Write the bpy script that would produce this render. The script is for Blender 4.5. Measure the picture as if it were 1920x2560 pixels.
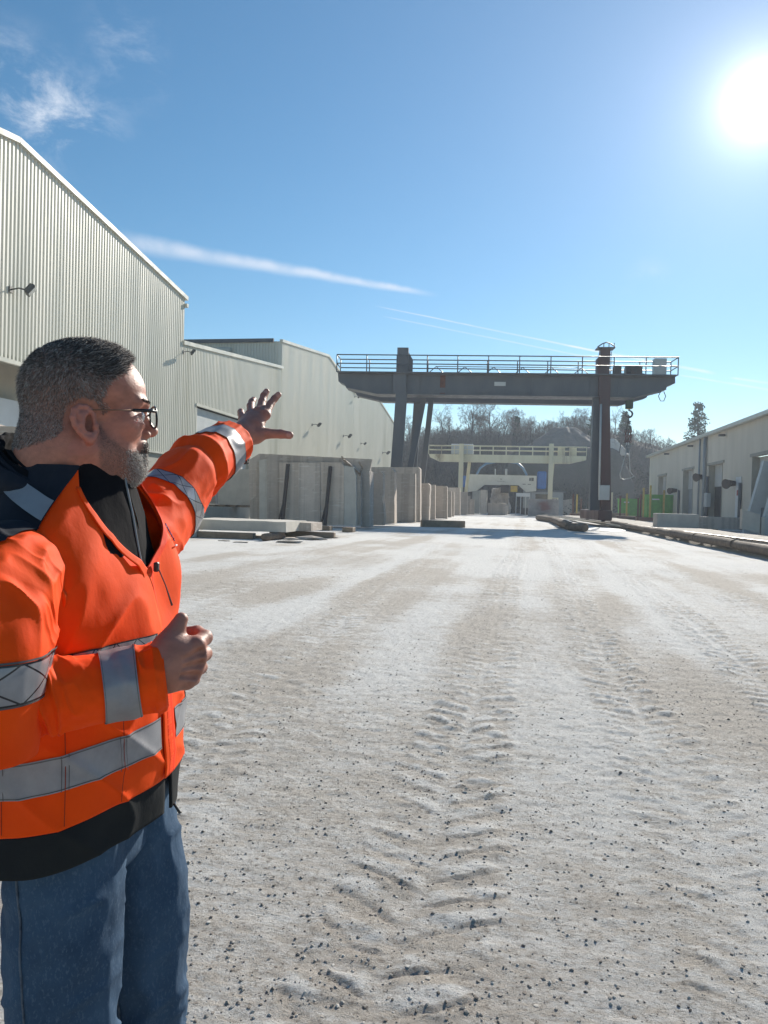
import bpy, bmesh, math, random
import numpy as np
from mathutils import Vector, Matrix

for _o in list(bpy.data.objects):
    bpy.data.objects.remove(_o)
SC = bpy.context.scene
COL = SC.collection
R = math.radians
random.seed(7)
RNG = np.random.default_rng(11)

# ------------------------------------------------------------------ camera
CAM_H = 1.45
FPX = 1850.0                       # focal length in pixels of the 1920 px wide photograph
YAW, PITCH, ROLL = R(10.1), R(0.82), R(1.5)
cam_data = bpy.data.cameras.new('camera')
cam = bpy.data.objects.new('camera', cam_data)
COL.objects.link(cam)
cam_data.sensor_fit = 'HORIZONTAL'
cam_data.sensor_width = 36.0
cam_data.lens = 36.0 * FPX / 1920.0
cam_data.clip_start = 0.05
cam_data.clip_end = 3000.0
cam.location = (0, 0, CAM_H)
_rot = Matrix.Rotation(YAW, 4, 'Z') @ Matrix.Rotation(R(90) - PITCH, 4, 'X') @ Matrix.Rotation(ROLL, 4, 'Z')
cam.rotation_euler = _rot.to_euler()
SC.camera = cam
CAMR = np.array(_rot.to_3x3())
CAMP = np.array([0, 0, CAM_H])

def ray(px, py):
    d = CAMR @ np.array([(px - 960.0) / FPX, -(py - 1280.0) / FPX, -1.0])
    return d
def on_z(px, py, z=0.0):
    d = ray(px, py); t = (z - CAMP[2]) / d[2]
    return CAMP + d * t
def on_x(px, py, X):
    d = ray(px, py); t = X / d[0]
    return CAMP + d * t
def on_y(px, py, Y):
    d = ray(px, py); t = Y / d[1]
    return CAMP + d * t
def at_depth(px, py, dep):
    return CAMP + ray(px, py) * dep

# ------------------------------------------------------------------ light, sky, exposure
_s = ray(1902, 250)
SUN = _s / np.linalg.norm(_s)
SUN_EL = math.asin(SUN[2])
SUN_AZ = math.atan2(SUN[0], SUN[1])          # clockwise from +Y
sun_data = bpy.data.lights.new('sun', 'SUN')
sun_data.energy = 4.2
sun_data.angle = R(0.53)
sun_data.color = (1.0, 0.93, 0.82)
sun = bpy.data.objects.new('sun', sun_data)
COL.objects.link(sun)
sun.rotation_euler = Vector((-SUN[0], -SUN[1], -SUN[2])).to_track_quat('-Z', 'Y').to_euler()
sun.location = (20, 60, 60)

world = bpy.data.worlds.new('World')
SC.world = world
world.use_nodes = True
WN = world.node_tree.nodes; WL = world.node_tree.links
WN.clear()
def wn(t, **k):
    n = WN.new(t)
    for a, b in k.items():
        setattr(n, a, b)
    return n
def wmath(op, a, b=None, c=None, clamp=False):
    n = wn('ShaderNodeMath', operation=op); n.use_clamp = clamp
    for i, v in enumerate((a, b, c)):
        if v is None: continue
        if isinstance(v, (int, float)): n.inputs[i].default_value = v
        else: WL.new(v, n.inputs[i])
    return n.outputs[0]
def wdot(d, v):
    n = wn('ShaderNodeVectorMath', operation='DOT_PRODUCT')
    WL.new(d, n.inputs[0]); n.inputs[1].default_value = tuple(float(q) for q in v)
    return n.outputs['Value']
def wmap(v, a, b, c, d, mode='SMOOTHSTEP'):
    n = wn('ShaderNodeMapRange', interpolation_type=mode)
    WL.new(v, n.inputs[0])
    for i, q in enumerate((a, b, c, d)): n.inputs[i + 1].default_value = q
    return n.outputs[0]
sky = wn('ShaderNodeTexSky', sky_type='NISHITA')
sky.sun_disc = False
sky.sun_elevation = SUN_EL
sky.sun_rotation = SUN_AZ
sky.altitude = 250.0
sky.air_density = 1.0
sky.dust_density = 0.0
sky.ozone_density = 1.3
tc = wn('ShaderNodeTexCoord')
DIR = tc.outputs['Generated']
ang = wmath('ARCCOSINE', wmath('MINIMUM', wdot(DIR, SUN), 0.999999))
deg = wmath('MULTIPLY', ang, 180 / math.pi)
g0 = wmath('MULTIPLY', wmath('EXPONENT', wmath('MULTIPLY', deg, -1 / 1.0)), 30.0)
g1 = wmath('MULTIPLY', wmath('EXPONENT', wmath('MULTIPLY', deg, -1 / 4.0)), 3.6)
g2 = wmath('MULTIPLY', wmath('EXPONENT', wmath('MULTIPLY', deg, -1 / 15.0)), 3.0)
glow = wmath('ADD', wmath('ADD', g0, g1), g2)
# cirrus and contrails, laid out by direction in the sky
cn = wn('ShaderNodeTexNoise'); cn.inputs['Scale'].default_value = 13.0; cn.inputs['Detail'].default_value = 8.0
cn.inputs['Roughness'].default_value = 0.66; cn.inputs['Distortion'].default_value = 0.25
mp = wn('ShaderNodeMapping'); mp.inputs['Scale'].default_value = (1.0, 1.0, 1.7)
WL.new(DIR, mp.inputs[0]); WL.new(mp.outputs[0], cn.inputs['Vector'])
wisp = wmap(cn.outputs['Fac'], 0.42, 0.78, 0.0, 1.0)
cloud = None
def add_cloud(v):
    global cloud
    cloud = v if cloud is None else wmath('ADD', cloud, v)
def ndir(px, py):
    d = ray(px, py); return d / np.linalg.norm(d)
for (px, py, r0, r1, amp) in ((20, 225, 0.0, 5.0, 1.0), (130, 290, 0, 4.5, .9), (230, 325, 0, 3.6, .6), (315, 95, 0.0, 3.4, 0.55), (255, 200, 0, 2.4, 0.3), (360, 215, 0, 2.4, 0.45), (1615, 720, 0, 2.5, .5)):
    a_ = wmath('MULTIPLY', wmath('ARCCOSINE', wmath('MINIMUM', wdot(DIR, ndir(px, py)), 0.999999)), 180 / math.pi)
    add_cloud(wmath('MULTIPLY', wmath('MULTIPLY', wmap(a_, r0, r1, 1.0, 0.0), wisp), amp))
fine = wn('ShaderNodeTexNoise'); fine.inputs['Scale'].default_value = 30.0; fine.inputs['Detail'].default_value = 6.0
WL.new(DIR, fine.inputs['Vector'])
fcen = wmath('SUBTRACT', fine.outputs['Fac'], 0.5)
def contrail(p0, p1, w0, w1, amp, wob=0.004, fade=0.15):
    A = ndir(*p0); B = ndir(*p1)
    n = np.cross(A, B); L = np.linalg.norm(n); n /= L
    t = B - A * (A @ B); t /= np.linalg.norm(t)
    u = wmath('DIVIDE', wdot(DIR, t), float(L))            # 0 at p0, 1 at p1
    v = wmath('ABSOLUTE', wmath('ADD', wdot(DIR, n), wmath('MULTIPLY', fcen, wob)))
    w = wmath('MAXIMUM', wmath('ADD', wmath('MULTIPLY', u, (w1 - w0)), w0), 0.0002)
    band = wmap(wmath('DIVIDE', v, w), 0.0, 1.0, 1.0, 0.0)
    on = wmath('MULTIPLY', wmap(u, -fade, fade, 0.0, 1.0), wmap(u, 1.0 - fade, 1.0 + fade, 1.0, 0.0))
    front = wmap(wdot(DIR, (A + B) / 2), 0.3, 0.5, 0.0, 1.0)
    mod = wmap(fine.outputs['Fac'], 0.25, 0.65, 0.55, 1.0)
    add_cloud(wmath('MULTIPLY', wmath('MULTIPLY', wmath('MULTIPLY', band, on), front), wmath('MULTIPLY', mod, amp)))
contrail((330, 607), (1040, 729), 0.016, 0.0055, 0.95, 0.006, 0.1)
contrail((955, 768), (1500, 880), 0.0013, 0.002, 0.7, 0.0012, 0.05)
contrail((970, 793), (1480, 895), 0.0013, 0.0018, 0.5, 0.0012, 0.05)
contrail((1420, 864), (1780, 932), 0.0018, 0.003, 0.8, 0.0015, 0.05)
contrail((1700, 938), (1990, 985), 0.0015, 0.0025, 0.6, 0.0015, 0.05)
contrail((1830, 945), (2050, 975), 0.002, 0.003, 0.7, 0.0015, 0.05)
SKY_STRENGTH = 0.070
bg = wn('ShaderNodeBackground'); bg.inputs[1].default_value = SKY_STRENGTH
cmix = wn('ShaderNodeMix', data_type='RGBA', blend_type='MIX')
cmix.clamp_factor = True
WL.new(wmath('MINIMUM', wmath('MULTIPLY', cloud, 0.75), 0.85), cmix.inputs['Factor'])
hs = wn('ShaderNodeHueSaturation'); hs.inputs['Saturation'].default_value = 1.3; hs.inputs['Hue'].default_value = 0.492
WL.new(sky.outputs[0], hs.inputs['Color']); WL.new(hs.outputs[0], cmix.inputs['A'])
cmix.inputs['B'].default_value = (6.8, 7.4, 8.4, 1.0)
gcol = wn('ShaderNodeMix', data_type='RGBA', blend_type='ADD')
gcol.inputs['Factor'].default_value = 1.0
gm = wn('ShaderNodeCombineColor')
WL.new(wmath('MULTIPLY', glow, 1.0), gm.inputs[0]); WL.new(wmath('MULTIPLY', glow, 0.96), gm.inputs[1]); WL.new(wmath('MULTIPLY', glow, 0.98), gm.inputs[2])
WL.new(cmix.outputs['Result'], gcol.inputs['A']); WL.new(gm.outputs[0], gcol.inputs['B'])
WL.new(gcol.outputs['Result'], bg.inputs[0])
wout = wn('ShaderNodeOutputWorld'); WL.new(bg.outputs[0], wout.inputs[0])

SC.view_settings.view_transform = 'Standard'
SC.view_settings.look = 'None'
SC.view_settings.gamma = 1.0
SC.view_settings.use_curve_mapping = False
SC.view_settings.exposure = 0.72
SC.render.film_transparent = False
SC.cycles.max_bounces = 6
SC.cycles.diffuse_bounces = 3
SC.cycles.volume_bounces = 0

HAZE = 0.0007                                         # density of the yard's hazy air

# ------------------------------------------------------------------ helpers
def tag(o, label=None, cat=None, group=None, kind=None):
    if label: o['label'] = label
    if cat: o['category'] = cat
    if group: o['group'] = group
    if kind: o['kind'] = kind
    return o
def empty(name, loc, rz=0.0):
    o = bpy.data.objects.new(name, None); COL.objects.link(o)
    o.location = tuple(float(v) for v in loc); o.rotation_euler = (0, 0, rz)
    o.empty_display_size = 0.2
    return o
def link_mesh(name, me, parent=None):
    o = bpy.data.objects.new(name, me); COL.objects.link(o)
    if parent is not None: o.parent = parent
    return o
class MB:
    """collects shapes, builds one mesh object"""
    def __init__(s): s.v = []; s.f = []
    def add(s, verts, faces):
        n = len(s.v); s.v.extend([tuple(float(c) for c in p) for p in verts]); s.f.extend([tuple(i + n for i in f) for f in faces]); return s
    def box(s, c, size, rz=0.0, rot=None, bev=0.0):
        hx, hy, hz = [q / 2 for q in size]
        M = rot if rot is not None else Matrix.Rotation(rz, 3, 'Z')
        if bev <= 0:
            P = [(sx * hx, sy * hy, sz * hz) for sz in (-1, 1) for sy in (-1, 1) for sx in (-1, 1)]
            F = [(0, 2, 3, 1), (4, 5, 7, 6), (0, 1, 5, 4), (2, 6, 7, 3), (0, 4, 6, 2), (1, 3, 7, 5)]
        else:
            bm = bmesh.new(); bmesh.ops.create_cube(bm, size=1.0)
            for v in bm.verts: v.co = Vector((v.co.x * size[0], v.co.y * size[1], v.co.z * size[2]))
            bmesh.ops.bevel(bm, geom=list(bm.edges), offset=bev, segments=1, affect='EDGES', profile=0.5)
            bm.verts.index_update()
            P = [tuple(v.co) for v in bm.verts]; F = [tuple(v.index for v in f.verts) for f in bm.faces]; bm.free()
        C = Vector(tuple(float(q) for q in c))
        return s.add([M @ Vector(p) + C for p in P], F)
    def prism(s, poly, axis_fn, d0, d1):
        """poly: 2D outline (ccw), axis_fn(u,v,d) -> point; extruded from d0 to d1"""
        n = len(poly)
        V = [axis_fn(u, w, d0) for u, w in poly] + [axis_fn(u, w, d1) for u, w in poly]
        F = [tuple(range(n))[::-1], tuple(range(n, 2 * n))] + [(i, (i + 1) % n, n + (i + 1) % n, n + i) for i in range(n)]
        return s.add(V, F)
    def tube(s, path, rad, n=8, cap=True):
        P = [Vector(tuple(float(c) for c in p)) for p in path]
        rr = rad if hasattr(rad, '__len__') else [rad] * len(P)
        base = len(s.v); up = None; V = []; F = []
        for i, p in enumerate(P):
            t = (P[min(i + 1, len(P) - 1)] - P[max(i - 1, 0)])
            if t.length < 1e-9: t = Vector((0, 0, 1))
            t.normalize()
            if up is None:
                a = Vector((0, 0, 1)) if abs(t.z) < 0.9 else Vector((1, 0, 0))
                up = (a - t * a.dot(t)).normalized()
            else:
                up = (up - t * up.dot(t))
                up = up.normalized() if up.length > 1e-6 else t.orthogonal().normalized()
            b = t.cross(up)
            for k in range(n):
                q = 2 * math.pi * k / n
                V.append(p + (up * math.cos(q) + b * math.sin(q)) * rr[i])
        for i in range(len(P) - 1):
            for k in range(n):
                k2 = (k + 1) % n
                F.append((i * n + k, i * n + k2, (i + 1) * n + k2, (i + 1) * n + k))
        if cap:
            F.append(tuple(range(n))[::-1]); F.append(tuple((len(P) - 1) * n + k for k in range(n)))
        return s.add(V, F)
    def bar(s, a, b, w, h):
        """box beam from a to b, w across, h deep"""
        a = Vector(tuple(float(c) for c in a)); b = Vector(tuple(float(c) for c in b)); t = (b - a); L = t.length; t.normalize()
        up = Vector((0, 0, 1)) if abs(t.z) < 0.95 else Vector((0, 1, 0))
        x = t.cross(up).normalized(); y = x.cross(t).normalized()
        M = Matrix((x, t, y)).transposed()
        return s.box((a + b) / 2, (w, L, h), rot=M)
    def build(s, name, mat, parent=None, smooth=False, autos=None):
        me = bpy.data.meshes.new(name)
        me.from_pydata(s.v, [], s.f); me.update()
        if mat: me.materials.append(mat)
        if smooth:
            me.polygons.foreach_set('use_smooth', [True] * len(me.polygons))
            if autos: me.set_sharp_from_angle(angle=autos)
        return link_mesh(name, me, parent)
def grid_mesh(name, V, nr, nc, mat, parent=None, wrap=False, smooth=True, mask=None):
    """V: (nr*nc,3) array, rows x cols"""
    i = np.arange(nr - 1)[:, None]; j = np.arange(nc if wrap else nc - 1)[None, :]
    j2 = (j + 1) % nc
    Q = np.stack([i * nc + j, i * nc + j2, (i + 1) * nc + j2, (i + 1) * nc + j], -1).reshape(-1, 4)
    if mask is not None: Q = Q[mask.reshape(-1)]
    return np_mesh(name, V, Q, mat, parent, smooth)
def np_mesh(name, V, Q, mat, parent=None, smooth=True):
    V = np.asarray(V, np.float32).reshape(-1, 3); Q = np.asarray(Q, np.int32)
    used = np.unique(Q)
    if len(used) < len(V):
        rm = np.full(len(V), -1, np.int32); rm[used] = np.arange(len(used)); V = V[used]; Q = rm[Q]
    k = Q.shape[1]
    me = bpy.data.meshes.new(name)
    me.vertices.add(len(V)); me.vertices.foreach_set('co', V.ravel())
    me.loops.add(Q.size); me.loops.foreach_set('vertex_index', Q.ravel())
    me.polygons.add(len(Q)); me.polygons.foreach_set('loop_start', np.arange(0, Q.size, k, dtype=np.int32))
    me.polygons.foreach_set('loop_total', np.full(len(Q), k, np.int32))
    me.polygons.foreach_set('use_smooth', np.full(len(Q), smooth))
    me.update(calc_edges=True); me.validate()
    if mat: me.materials.append(mat)
    return link_mesh(name, me, parent)
def copy_tree(o, parent=None):
    c = o.copy(); COL.objects.link(c)
    if parent is not None: c.parent = parent
    for ch in list(o.children): copy_tree(ch, c)
    return c
# numpy value noise
def _hash(ix, iy, iz, seed):
    h = (ix.astype(np.int64) * 374761393 + iy.astype(np.int64) * 668265263 + iz.astype(np.int64) * 2147483647 + seed * 1274126177) & 0xFFFFFFFF
    h = ((h ^ (h >> 13)) * 1274126177) & 0xFFFFFFFF
    h = (h ^ (h >> 16)) & 0xFFFFFF
    return h.astype(np.float64) / 0xFFFFFF
def vnoise(x, y, z=None, seed=0):
    x = np.asarray(x, float); y = np.asarray(y, float)
    z = np.zeros_like(x) if z is None else np.asarray(z, float)
    ix, iy, iz = np.floor(x), np.floor(y), np.floor(z)
    fx, fy, fz = x - ix, y - iy, z - iz
    ux, uy, uz = [q * q * q * (q * (q * 6 - 15) + 10) for q in (fx, fy, fz)]
    out = 0
    flat = not np.any(z)
    for dz in ((0,) if flat else (0, 1)):
        wz = 1.0 if flat else (uz if dz else 1 - uz)
        for dy in (0, 1):
            wy = uy if dy else 1 - uy
            for dx in (0, 1):
                wx = ux if dx else 1 - ux
                out = out + wx * wy * wz * _hash(ix + dx, iy + dy, iz + dz, seed)
    return out * 2 - 1
def fbm(x, y, z=None, oct=4, seed=0, gain=0.5):
    a = 1.0; s = 0; f = 1.0
    for o in range(oct):
        s = s + a * vnoise(np.asarray(x) * f, np.asarray(y) * f, None if z is None else np.asarray(z) * f, seed + o * 17)
        a *= gain; f *= 2.03
    return s
def sstep(a, b, x):
    t = np.clip((x - a) / (b - a), 0, 1); return t * t * (3 - 2 * t)
# ------------------------------------------------------------------ materials
class NT:
    def __init__(s, name):
        s.m = bpy.data.materials.new(name); s.m.use_nodes = True
        s.n = s.m.node_tree.nodes; s.l = s.m.node_tree.links
        s.p = s.n['Principled BSDF']; s.out = s.n['Material Output']
        s.tc = s.n.new('ShaderNodeTexCoord')
    def new(s, t, **k):
        n = s.n.new(t)
        for a, b in k.items(): setattr(n, a, b)
        return n
    def set(s, sock, v):
        if isinstance(v, bpy.types.NodeSocket): s.l.new(v, sock)
        elif hasattr(v, '__len__'): sock.default_value = tuple(v) + ((1.0,) if len(v) == 3 and sock.type == 'RGBA' else ())
        else: sock.default_value = v
    def coord(s, scale=(1, 1, 1), kind='Object', rot=(0, 0, 0)):
        mp = s.new('ShaderNodeMapping'); s.l.new(s.tc.outputs[kind], mp.inputs[0])
        mp.inputs['Scale'].default_value = scale; mp.inputs['Rotation'].default_value = rot
        return mp.outputs[0]
    def noise(s, scale, detail=5, rough=0.6, vec=None, dist=0.0):
        n = s.new('ShaderNodeTexNoise'); n.inputs['Scale'].default_value = scale; n.inputs['Detail'].default_value = detail
        n.inputs['Roughness'].default_value = rough; n.inputs['Distortion'].default_value = dist
        s.l.new(vec if vec is not None else s.tc.outputs['Object'], n.inputs['Vector'])
        return n.outputs['Fac']
    def ramp(s, f, stops):
        r = s.new('ShaderNodeValToRGB'); s.l.new(f, r.inputs[0])
        e = r.color_ramp.elements
        while len(e) > 1: e.remove(e[-1])
        e[0].position = stops[0][0]; e[0].color = tuple(stops[0][1]) + (1,)
        for p, c in stops[1:]:
            q = e.new(p); q.color = tuple(c) + (1,)
        return r.outputs[0]
    def mix(s, f, a, b, mode='MIX'):
        n = s.new('ShaderNodeMix', data_type='RGBA', blend_type=mode); n.clamp_factor = True
        s.set(n.inputs['Factor'], f); s.set(n.inputs['A'], a); s.set(n.inputs['B'], b)
        return n.outputs['Result']
    def math(s, op, a, b=0.0, clamp=False):
        n = s.new('ShaderNodeMath', operation=op); n.use_clamp = clamp
        s.set(n.inputs[0], a); s.set(n.inputs[1], b); return n.outputs[0]
    def rng(s, f, a, b, c=0.0, d=1.0):
        n = s.new('ShaderNodeMapRange', interpolation_type='SMOOTHSTEP'); s.l.new(f, n.inputs[0])
        for i, q in enumerate((a, b, c, d)): n.inputs[i + 1].default_value = q
        return n.outputs[0]
    def bump(s, h, strength=0.3, dist=0.01, prev=None):
        b = s.new('ShaderNodeBump'); b.inputs['Strength'].default_value = strength; b.inputs['Distance'].default_value = dist
        s.l.new(h, b.inputs['Height'])
        if prev is not None: s.l.new(prev, b.inputs['Normal'])
        return b.outputs[0]
    def attr(s, name):
        n = s.new('ShaderNodeAttribute', attribute_name=name); return n
    def fin(s, color=None, rough=None, metal=None, normal=None, **k):
        P = s.p.inputs
        if color is not None: s.set(P['Base Color'], color)
        if rough is not None: s.set(P['Roughness'], rough)
        if metal is not None: s.set(P['Metallic'], metal)
        if normal is not None: s.l.new(normal, P['Normal'])
        for a, b in k.items(): s.set(P[a.replace('_', ' ')], b)
        return s.m
MATS = {}
def simple(name, c1, c2=None, scale=3.0, rough=0.6, bump=0.15, bscale=40.0, bdist=0.004, metal=0.0, dirt=None, stretch=(1, 1, 1), **k):
    """two-tone worn surface"""
    if name in MATS: return MATS[name]
    t = NT(name); vec = t.coord(stretch)
    c2 = c2 or tuple(q * 0.72 for q in c1)
    f = t.rng(t.noise(scale, 6, 0.62, vec), 0.32, 0.7)
    col = t.mix(f, c1, c2)
    if dirt:
        g = t.rng(t.noise(scale * 0.31, 7, 0.7, vec, 0.4), dirt[1], dirt[1] + 0.16)
        col = t.mix(t.math('MULTIPLY', g, dirt[2]), col, dirt[0])
    nb = t.bump(t.noise(bscale, 5, 0.65, vec), bump, bdist)
    rg = t.rng(t.noise(scale * 2.3, 4, 0.6, vec), 0.3, 0.75, max(rough - 0.12, 0.02), min(rough + 0.12, 1))
    MATS[name] = t.fin(col, rg, metal, nb, **k)
    return MATS[name]

RUST = (0.16, 0.06, 0.03)
M_clad = simple('cladding_paint', (0.69, 0.67, 0.58), (0.63, 0.615, 0.525), 0.35, 0.42, 0.05, 20, 0.002, dirt=((0.42, 0.40, 0.29), 0.5, 0.5), stretch=(1, 1, 0.12))
M_clad_trim = simple('cladding_trim', (0.60, 0.585, 0.50), (0.54, 0.52, 0.43), 1.0, 0.4, 0.04)
M_roof = simple('roof_sheet', (0.20, 0.22, 0.24), (0.15, 0.16, 0.17), 0.6, 0.5, 0.05)
M_gutter = simple('gutter_metal', (0.05, 0.06, 0.075), (0.08, 0.085, 0.09), 2, 0.45, 0.05)
M_conc = simple('concrete_wall', (0.42, 0.40, 0.34), (0.33, 0.31, 0.26), 0.9, 0.85, 0.3, 25, 0.006, dirt=((0.2, 0.18, 0.14), 0.56, 0.5), stretch=(1, 1, 0.5))
M_render = simple('cream_render', (0.68, 0.62, 0.51), (0.60, 0.55, 0.45), 0.5, 0.8, 0.2, 60, 0.004, dirt=((0.42, 0.38, 0.3), 0.6, 0.4), stretch=(1, 1, 0.3))
M_white = simple('white_panel', (0.74, 0.75, 0.74), (0.66, 0.67, 0.66), 0.8, 0.5, 0.03)
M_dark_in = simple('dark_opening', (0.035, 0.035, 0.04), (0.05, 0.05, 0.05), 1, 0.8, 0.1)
M_door_grey = simple('grey_door', (0.30, 0.33, 0.35), (0.24, 0.27, 0.29), 1, 0.5, 0.05)
M_gantry = simple('gantry_paint', (0.085, 0.098, 0.115), (0.115, 0.12, 0.13), 0.8, 0.5, 0.12, 18, 0.004, dirt=((0.12, 0.055, 0.035), 0.6, 0.7), stretch=(1, 1, 0.4))
M_gantry_red = simple('rust_red_paint', (0.115, 0.052, 0.045), (0.075, 0.05, 0.05), 0.7, 0.6, 0.15, 18, 0.004, stretch=(1, 1, 0.3))
M_rail = simple('handrail_steel', (0.11, 0.12, 0.13), (0.07, 0.08, 0.09), 3, 0.45, 0.05, metal=0.3)
M_cream_steel = simple('cream_crane_paint', (0.74, 0.69, 0.49), (0.64, 0.58, 0.40), 0.8, 0.5, 0.06, 20, 0.003, dirt=((0.2, 0.13, 0.07), 0.57, 0.8), stretch=(1, 1, 0.25))
M_blue = simple('blue_machine_paint', (0.03, 0.13, 0.42), (0.025, 0.10, 0.34), 1.2, 0.4, 0.04)
M_mach = simple('pale_machine_paint', (0.55, 0.57, 0.56), (0.47, 0.49, 0.48), 0.9, 0.45, 0.04, dirt=((0.33, 0.31, 0.27), 0.58, 0.5))
M_steel = simple('dull_steel', (0.24, 0.25, 0.26), (0.17, 0.17, 0.18), 3, 0.4, 0.1, metal=0.6)
M_dark_steel = simple('dark_steel', (0.045, 0.045, 0.05), (0.06, 0.045, 0.04), 3, 0.5, 0.1, metal=0.3)
M_rust = simple('rusty_steel', RUST, (0.10, 0.04, 0.025), 4, 0.8, 0.3, 30, 0.004)
M_yellow = simple('yellow_paint', (0.62, 0.46, 0.09), (0.5, 0.34, 0.08), 3, 0.55, 0.1, dirt=((0.25, 0.1, 0.04), 0.58, 0.8))
M_green = simple('green_skip_paint', (0.14, 0.46, 0.07), (0.10, 0.35, 0.06), 2, 0.5, 0.1, dirt=((0.13, 0.1, 0.06), 0.6, 0.6))
M_wood = simple('weathered_timber', (0.30, 0.23, 0.16), (0.19, 0.145, 0.105), 2.5, 0.85, 0.5, 22, 0.01, stretch=(1, 1, 1))
M_bark = simple('bark_log', (0.20, 0.155, 0.115), (0.12, 0.09, 0.07), 5, 0.9, 0.8, 26, 0.02)
M_stone_lt = simple('pale_sawn_stone', (0.58, 0.55, 0.49), (0.49, 0.46, 0.41), 1.5, 0.85, 0.25, 45, 0.004, dirt=((0.36, 0.31, 0.25), 0.58, 0.5))
M_slurry = simple('white_slurry', (0.78, 0.77, 0.75), (0.70, 0.69, 0.67), 2, 0.35, 0.2, 12, 0.01)
M_glass_dark = simple('dark_glass', (0.03, 0.035, 0.04), None, 1, 0.08, 0.0)
M_lamp = simple('lamp_housing', (0.07, 0.075, 0.07), (0.1, 0.1, 0.095), 4, 0.5, 0.1, metal=0.3)
M_lampglass = simple('lamp_glass', (0.45, 0.47, 0.46), None, 3, 0.15, 0.0)
M_rubber = simple('black_rubber', (0.02, 0.02, 0.022), (0.03, 0.03, 0.03), 6, 0.7, 0.2)

def stone_mat(name, c1, c2, band=1.0):
    """sawn limestone face with saw bands and faint scratches"""
    t = NT(name)
    rnd = t.new('ShaderNodeObjectInfo').outputs['Random']
    v = t.coord((1, 1, 1)); vx = t.coord((0.9, 0.9, 0.01)); vz = t.coord((0.45, 0.45, 4.0))
    n1 = t.rng(t.noise(1.1, 6, 0.65, v), 0.3, 0.72)
    col = t.mix(n1, c1, c2)
    bands = t.rng(t.noise(2.6, 3, 0.5, vx), 0.46, 0.54)
    col = t.mix(t.math('MULTIPLY', bands, 0.38 * band), col, tuple(q * 0.55 for q in c2))
    scr = t.rng(t.noise(3.0, 5, 0.7, vz), 0.55, 0.66)
    col = t.mix(t.math('MULTIPLY', scr, 0.65 * band), col, (0.72, 0.69, 0.64))
    spots = t.rng(t.noise(7.0, 3, 0.5, v), 0.66, 0.74)
    col = t.mix(t.math('MULTIPLY', spots, 0.4), col, (0.16, 0.14, 0.12))
    hsv = t.new('ShaderNodeHueSaturation'); t.l.new(col, hsv.inputs['Color'])
    t.l.new(t.rng(rnd, 0, 1, 0.8, 1.15), hsv.inputs['Value'])
    nb = t.bump(t.noise(3.0, 6, 0.7, vz), 0.35, 0.02)
    nb = t.bump(t.noise(40, 4, 0.6, v), 0.25, 0.006, nb)
    return t.fin(hsv.outputs[0], 0.88, 0.0, nb)
M_slab = stone_mat('sawn_limestone', (0.60, 0.525, 0.455), (0.49, 0.425, 0.365))
M_slab2 = stone_mat('brown_limestone', (0.60, 0.51, 0.43), (0.49, 0.415, 0.345), 0.8)
M_block = stone_mat('rough_block_stone', (0.46, 0.42, 0.39), (0.32, 0.29, 0.27), 0.2)

def ground_mat():
    t = NT('limestone_dust_ground')
    v = t.tc.outputs['Object']; pale = t.attr('pale').outputs['Fac']
    vs = t.coord((1.0, 2.4, 1.0))
    n1 = t.noise(2.6, 8, 0.78, vs, 0.5); n2 = t.noise(17.0, 7, 0.82, vs, .2)
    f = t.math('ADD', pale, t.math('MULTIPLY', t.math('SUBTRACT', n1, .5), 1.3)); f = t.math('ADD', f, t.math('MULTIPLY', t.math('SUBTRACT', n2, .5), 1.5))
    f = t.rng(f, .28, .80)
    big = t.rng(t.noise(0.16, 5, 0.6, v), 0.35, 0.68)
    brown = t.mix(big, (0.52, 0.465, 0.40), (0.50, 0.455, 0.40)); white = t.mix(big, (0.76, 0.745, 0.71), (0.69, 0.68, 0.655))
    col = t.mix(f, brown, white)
    g1 = t.rng(t.noise(38.0, 7, 0.85, v), 0.535, 0.585)
    col = t.mix(t.math('MULTIPLY', g1, t.rng(f, 0, 1, .75, .5)), col, (0.19, 0.155, 0.125))
    g2 = t.rng(t.noise(44.0, 6, 0.85, t.coord((1, 1.3, 1), rot=(0, 0, .7))), 0.555, 0.61)
    col = t.mix(t.math('MULTIPLY', g2, .6), col, (0.80, 0.77, 0.72))
    b1 = t.bump(t.noise(30.0, 8, 0.85, vs), 0.75, 0.022)
    b3 = t.bump(t.noise(110.0, 4, 0.8, v), .9, 0.008, b1)
    return t.fin(col, 0.95, 0.0, b3)
M_ground = ground_mat()
def gravel_mat():
    t = NT('gravel_stone')
    pt = t.new('ShaderNodeNewGeometry')
    r = pt.outputs['Random Per Island']
    col = t.ramp(r, [(0.0, (0.16, 0.135, 0.11)), (0.4, (0.28, 0.245, 0.21)), (0.75, (0.42, 0.38, 0.33)), (1.0, (0.56, 0.53, 0.48))])
    return t.fin(col, 0.9, 0.0, t.bump(t.noise(90, 3), 0.4, 0.004))
M_gravel = gravel_mat()
def foliage_mat(name, stops, rough=0.75):
    t = NT(name)
    r = t.new('ShaderNodeNewGeometry').outputs['Random Per Island']
    o = t.new('ShaderNodeObjectInfo').outputs['Random']
    col = t.ramp(t.math('FRACT', t.math('ADD', r, t.math('MULTIPLY', o, 0.3))), stops)
    return t.fin(col, rough)
M_twig = foliage_mat('winter_twig', [(0, (0.10, 0.08, 0.068)), (0.5, (0.16, 0.13, 0.11)), (1, (0.24, 0.2, 0.17))])
M_trunk = simple('tree_bark', (0.10, 0.085, 0.07), (0.065, 0.055, 0.048), 3, 0.9, 0.5, 14, 0.03)
M_needle = foliage_mat('needle_green', [(0, (0.02, 0.045, 0.02)), (0.6, (0.035, 0.07, 0.028)), (1, (0.06, 0.1, 0.04))])
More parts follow.
